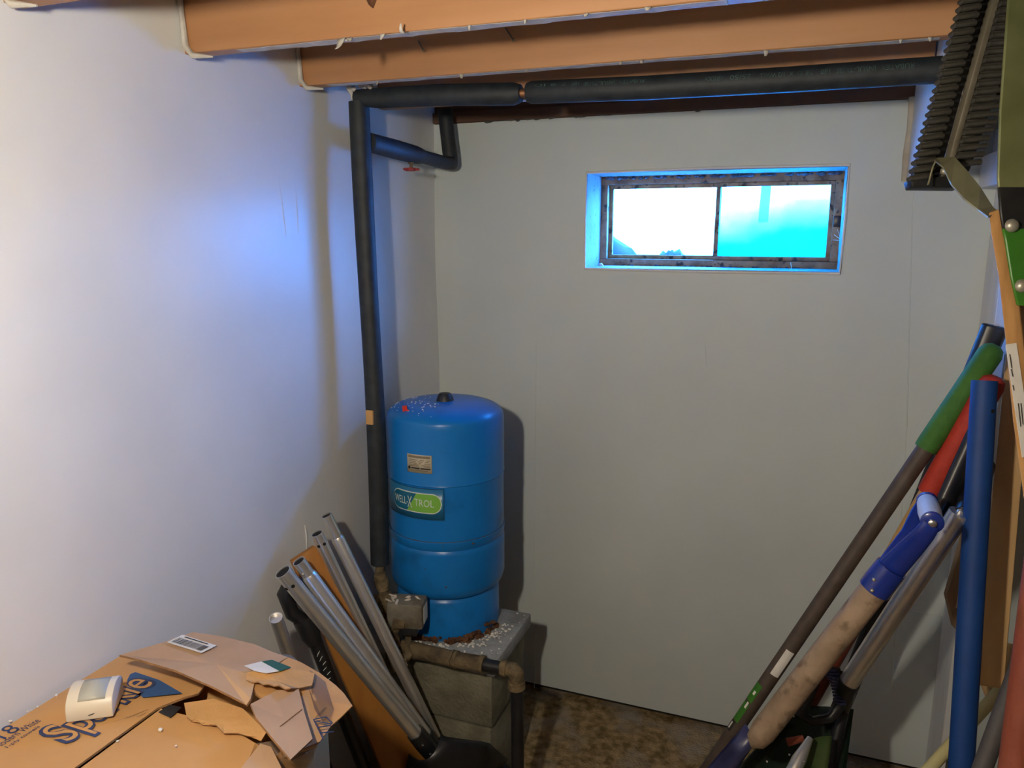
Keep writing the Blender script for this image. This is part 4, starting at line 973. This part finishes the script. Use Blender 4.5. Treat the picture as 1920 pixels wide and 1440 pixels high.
# aluminium shaft with black handle parts
a, b_, f_ = line_tool((1796,968), 1.74, (1588,1284), 1.98); ax_ = (b_-a).normalized()
t = thing('aluminium_shovel', f_, 'bright aluminium shovel shaft with black ridged D grip at its lower end', 'shovel', TG)
ra = .0240
MB().sweep([a-ax_*.01, b_+ax_*.02], [ra,ra], 24).build('shaft', M['alu'], t, smooth=True)
up_ = P(1838,872,d=1.86)
MB().sweep([a+ax_*.030, a-ax_*.01, a.lerp(up_,.5), up_], [.006,.008,.010,.010], 10).build('inner_rod', M['alu'], t, smooth=True)
o1 = (RT*.03+UP*.0)
MB().sweep([a-ax_*.004+RT*.012, a.lerp(up_,.5)+RT*.012, up_+RT*.008], [.022,.026,.026], 14).build('black_sleeve', M['blackplastic'], t, smooth=True)
MB().sweep([P(1763,968,d=1.80), P(1800,890,d=1.80), P(1836,812,d=1.78)], [.030,.034,.034], 14, flat=.6).build('black_handle', M['blackplastic'], t, smooth=True)
# D grip loop at the lower end
dd = 2.0
lp = [P(1572,1262,d=dd), P(1550,1256,d=dd), P(1530,1272,d=dd), P(1513,1310,d=dd), P(1502,1338,d=dd), P(1522,1352,d=dd), P(1556,1346,d=dd), P(1574,1324,d=dd), P(1580,1290,d=dd), P(1572,1262,d=dd)]
MB().sweep(lp, [.014,.013,.014,.016,.016,.012,.013,.014,.015,.014], 12, cap=False).build('grip_loop', M['blackplastic'], t, smooth=True)
for k in range(11):
    s_ = k/10; q = P(1556+18*math.sin(s_*1.7), 1256+62*s_, d=dd-.016)
    MB().sweep([q-RT*.017+UP*.003, q-FW*.006, q+RT*.017-UP*.003], .0032, 8).build('grip_rib', M['navyplastic'], t, smooth=True)
q = P(1488,1343,d=dd-.02); MB().blob(q, .003, (1,1,1)).build('grip_screw', M['steel'], t, smooth=True)
l1 = P(1580,1330,d=2.06); l2 = P(1556,1440,d=2.04)
MB().sweep([b_-ax_*.012, b_+ax_*.012, b_.lerp(l1,.6), l1], [ra*1.15,ra*1.15,ra*.95,ra*.7], 16).build('collar', M['blackplastic'], t, smooth=True)
MB().sweep([l1, l2, ext(l1, l2, 0.0)], [ra*.7,ra*.7,ra*.7], 12).build('lower_shaft', M['blackplastic'], t, smooth=True)
# dark green scoop in front of them
def scoop(name, pix, m, label, cat, thick=.004, nu=10, nv=8, sag=.04):
    """pix: four corners (px,py,depth) tl,tr,br,bl; curved sheet"""
    c = [P(x,y,d=d_) for x,y,d_ in pix]; nn = (c[1]-c[0]).cross(c[3]-c[0]).normalized(); vs=[]
    if nn.dot(FW) < 0: nn = -nn
    for j in range(nv+1):
        for i in range(nu+1):
            u_, v_ = i/nu, j/nv; q = c[0].lerp(c[1],u_).lerp(c[3].lerp(c[2],u_), v_)+nn*sag*math.sin(math.pi*u_); vs.append(Vector((q.x,q.y,max(q.z,.004))))
    fs = [(j*(nu+1)+i, j*(nu+1)+i+1, (j+1)*(nu+1)+i+1, (j+1)*(nu+1)+i) for j in range(nv) for i in range(nu)]
    return MB().add(vs, fs), c
mb, c = scoop('', ((1470,1346,2.02),(1600,1330,2.10),(1560,1640,1.95),(1195,1640,1.90)), None, '', '')
sc = thing('plastic_scoop', Vector((c[2].x, c[2].y, 0)), 'dark green plastic scoop below the black D grip', 'scoop')
mb.build('scoop_blade', M['darkgreen'], sc, solid=.004, smooth=True)
MB().sweep([P(1519,1384,d=1.93), P(1498,1424,d=1.90), P(1470,1480,d=1.88), ext(P(1498,1424,d=1.90), P(1470,1480,d=1.88), .05)], [.008,.017,.018,.016], 14).build('scoop_handle', M['alu'], sc, smooth=True)
MB().sweep([P(1476,1392,d=1.95), P(1506,1384,d=1.95)], [.012,.009], 8, flat=.7).build('orange_tab', M['orangepipe'], sc, smooth=True)
mb, c = scoop('', ((1520,1398,1.93),(1560,1380,1.98),(1530,1600,1.86),(1430,1600,1.82)), None, '', '', sag=.02)
mb.build('olive_insert', M['olivegreen'], sc, solid=.003, smooth=True)
for (x,y) in ((1480,1415),(1508,1428),(1438,1428)): MB().blob(P(x,y,d=1.86), .003, (1,1,1)).build('scoop_rivet', M['steel'], sc, smooth=True)
# blue pipe
a, b_, f_ = line_tool((1846,714), 1.72, (1802,1440), 1.72); ax_ = (b_-a).normalized()
t = thing('blue_pipe', f_, 'tall blue plastic pipe standing upright in front of the tools', 'pipe')
MB().hollow(a, f_, .0265, .003, 28).build('tube', M['bluepipe'], t, smooth=True); bore(a, ax_, .0232, t)
p = spot_on(a, b_, 770); q, nn = front(p, ax_, .0265, -.72); MB().sweep([q-nn*.001, q+nn*.0008], [.0045,.0045], 12).build('hole', M['hole'], t)
# orange red pipe at the frame edge
a, b_, f_ = line_tool((1947,1090), 1.42, (1903,1440), 1.42); ax_ = (b_-a).normalized()
top = a-ax_*.12
t = thing('orange_pipe', f_, 'worn orange red painted pipe at the right edge', 'pipe')
MB().sweep([top, top+ax_*.003, f_], [.024,.027,.027], 22).build('tube', M['orangepipe'], t, smooth=True)
MB().sweep([top-ax_*.004, top+ax_*.02], [.0285,.0285], 22).build('end_cap', M['orangepipe'], t, smooth=True)
# yellow stick and grey tube
a, b_, f_ = line_tool((1890,1278), 1.92, (1744,1440), 1.86)
t = thing('yellow_stick', f_, 'pale yellow round stick slanting behind the blue pipe', 'stick')
ax_ = (b_-a).normalized(); MB().sweep([a-ax_*.10, a-ax_*.095, f_], [.011,.0145,.0145], 16).build('rod', M['yellowstick'], t, smooth=True)
MB().sweep([f_-ax_*.03, f_-ax_*.016], [.0165,.0165], 16).build('end_cap', M['blackrubber'], t, smooth=True)
a, b_, f_ = line_tool((1893,1300), 1.62, (1842,1440), 1.60)
t = thing('grey_tube', f_, 'dark grey plastic tube between the blue and orange pipes', 'tube')
ax_ = (b_-a).normalized(); MB().hollow(a-ax_*.10, f_, .0185, .003, 20).build('tube', M['greytube'], t, smooth=True)
# tan post and brown board against the right wall
def wallpiece(name, pix, m, depth):
    pts_ = [P(x,y,d=d_) for x,y,d_ in pix]
    nn = (pts_[1]-pts_[0]).cross(pts_[-1]-pts_[0]).normalized(); nn = nn if nn.dot(FW) > 0 else -nn
    return MB().prism(pts_, nn*depth).build(name, M[m], wall_right, bevel=.003)
wallpiece('stud', ((1888,640,1.86),(1938,640,1.83),(1882,1292,1.84),(1826,1284,1.87)), 'pine', .035)
bb = wallpiece('offcut_board', [(x,y,2.14) for x,y in ((1836,905),(1872,905),(1834,1196),(1815,1200),(1790,1175),(1776,1116))], 'brownboard', .02)
MB().sweep([P(1829,940,d=2.128), P(1794,1140,d=2.128)], .003, 6).build('edge_strip', M['pine'], bb, smooth=True)
# low ledge inside the dark recess
MB().box((.53, 2.0, .60),(.95, 2.39, .64)).build('recess_shelf', M['pine'], bevel=.003, label='tan wooden shelf inside the dark recess at right', cat='shelf')

# ================================================================== ribbed black track
dT0, dT1 = 1.50, 1.40
trk = thing('rubber_track', P(1750,352,d=dT0), 'black ribbed rubber track hanging from the ceiling at upper right', 'track')
def tk(x, y):                               # image row -> depth along the leaning track
    return P(x, y, d=dT0+(dT1-dT0)*(352-y)/352)
def edges(y):                               # left rim, inner left, ridge left, ridge right, right rim at row y
    s_ = (352-y)/352
    return [1706+102*s_, 1738+100*s_, 1762+98*s_, 1774+98*s_, 1806+124*s_]
ytop = -30
NR = 25
for sgn, (i0, i1) in ((0,(0,1)),(1,(3,4))):
    for k in range(NR):
        y = 338-k*15.0; 
        if sgn == 1: y -= 26
        if y < ytop: continue
        e = edges(y)
        pa_, pb__ = tk(e[i0]-(9 if sgn==0 else 0), y), tk(e[i1]+(11 if sgn==1 else -2), y-5)
        MB().sweep([pa_-FW*.004, pa_-FW*.012, pb__-FW*.012, pb__-FW*.004], [.0045,.0055,.0055,.0045], 8).build('rib', M['trackrubber'], trk, smooth=True)
def band(i0, i1, y0, y1, off, th, m, name):
    e0, e1 = edges(y0), edges(y1)
    pts_ = [tk(e0[i0],y0), tk(e0[i1],y0), tk(e1[i1],y1), tk(e1[i0],y1)]
    return MB().prism([p-FW*off for p in pts_], FW*th).build(name, M[m], trk, bevel=.0015, bseg=1)
band(0, 1, 350, ytop, .002, .016, 'trackrubber', 'left_belt')
band(1, 2, 350, ytop, -.014, .012, 'blackrubber', 'valley')
band(2, 3, 330, ytop, .006, .022, 'trackridge', 'centre_ridge')
band(3, 4, 322, ytop, .002, .016, 'trackrubber', 'right_belt')
pts_ = [tk(1703,338), tk(1800,330), tk(1797,354), tk(1707,353)]
MB().prism([p-FW*.010 for p in pts_], FW*.03).build('end_plate', M['blackrubber'], trk, bevel=.002)
q = tk(1762,325)-FW*.016
MB().blob(q, .009, (1,1,1)).build('bolt', M['bolt'], trk, smooth=True)

# ================================================================== green plate tool with wooden handle
tl_ = thing('brush_hook', (P(1905,900,d=1.30).x, P(1905,900,d=1.30).y, 0), 'wooden handled tool with bolted green steel plate standing at far right', 'garden tool')
dP = 1.30
edge_pts = [(1853,398),(1878,390),(1893,470),(1912,575),(1925,690),(1945,905),(1915,905),(1899,790),(1885,640),(1872,520),(1858,440)]
pts_ = [P(x,y,d=dP) for x,y in edge_pts]
w56 = pts_[5]-pts_[6]; pts_[6] = ext(pts_[7], pts_[6], .002); pts_[5] = pts_[6]+w56   # the handle stands on the floor
MB().prism(pts_, RT*.045+FW*.05).build('handle', M['handlewood'], tl_, bevel=.003)
# paper label on the handle
lab = [P(x,y,d=dP-.002) for x,y in ((1886,646),(1906,643),(1919,730),(1932,850),(1917,858),(1902,760))]
hl = MB().prism(lab, FW*.0012).build('paper_label', M['paper'], tl_)
for (x0_,y0_,x1_,y1_) in ((1893,664,1897,690),(1896,692,1899,706),(1899,722,1901,732),(1909,756,1914,800),(1914,756,1918,796)):
    MB().sweep([P(x0_,y0_,d=dP-.0035), P(x1_,y1_,d=dP-.0035)], .0007, 5).build('label_text_line', M['ink'], hl)
# steel plate: olive upper blade and green lower plate
gp = [(1893,-20),(1884,100),(1876,210),(1872,330),(1877,400),(1886,450),(1897,520),(1909,572),(1960,574),(1975,300),(1975,-20)]
up_part = [P(x,y,d=dP-.01) for x,y in [(1893,-20),(1884,100),(1876,210),(1872,330),(1874,372),(1960,372),(1975,200),(1975,-20)]]
MB().prism(up_part, FW*.006).build('steel_blade', M['olivesteel'], tl_, bevel=.0015, bseg=1)
mid = [P(x,y,d=dP-.011) for x,y in [(1873,350),(1877,400),(1882,432),(1960,440),(1960,350)]]
MB().prism(mid, FW*.006).build('dark_band', M['blackrubber'], tl_, bevel=.0015, bseg=1)  # near-black band between the olive blade and the green plate
low_ = [P(x,y,d=dP-.012) for x,y in [(1881,428),(1886,450),(1897,520),(1909,572),(1960,576),(1960,428)]]
MB().prism(low_, FW*.006).build('green_plate', M['greenplate'], tl_, bevel=.0015, bseg=1)
for (x,y) in ((1897,423),(1916,536)):
    q = P(x,y,d=dP-.014); MB().lathe([(.0115,-.001),(.0112,.003),(.008,.007),(.003,.009)], q, 18, axis=-FW).build('bolt', M['bolt'], tl_, smooth=True)
# bent strap hooked over the track
def ribbon(cpts, w, name, m):
    pts_ = [P(x,y,d=d_) for x,y,d_ in cpts]; vs=[]; fs=[]
    for i,(p,wv) in enumerate(zip(pts_, w)):
        wv = RT*wv[0]+UP*wv[1]+FW*wv[2]
        vs += [p-wv/2, p+wv/2]
        if i: fs.append((2*i-2,2*i-1,2*i+1,2*i))
    return MB().add(vs, fs).build(name, M[m], tl_, solid=.003, smooth=True)
ribbon([(1741,346,1.462),(1750,312,1.462),(1757,298,1.462),(1762,296,1.462)], [(.003,.001,.0)]*4, 'strap_hook', 'strapsteel')
sp = [[(1757,297),(1752,310)],]
upper = [(1757,296),(1790,294),(1812,318),(1838,350),(1862,388),(1872,396)]
lower = [(1752,300),(1768,312),(1784,345),(1808,372),(1834,392),(1853,406)]
vs=[]; fs=[]
for i,((xa,ya),(xb,yb)) in enumerate(zip(upper, lower)):
    d_ = 1.455-(1.455-1.30)*i/5
    vs += [P(xa,ya,d=d_+.012), P(xb,yb,d=d_-.008)]
    if i: fs.append((2*i-2,2*i-1,2*i+1,2*i))
MB().add(vs, fs).build('bent_strap', M['strapsteel'], tl_, solid=.003)
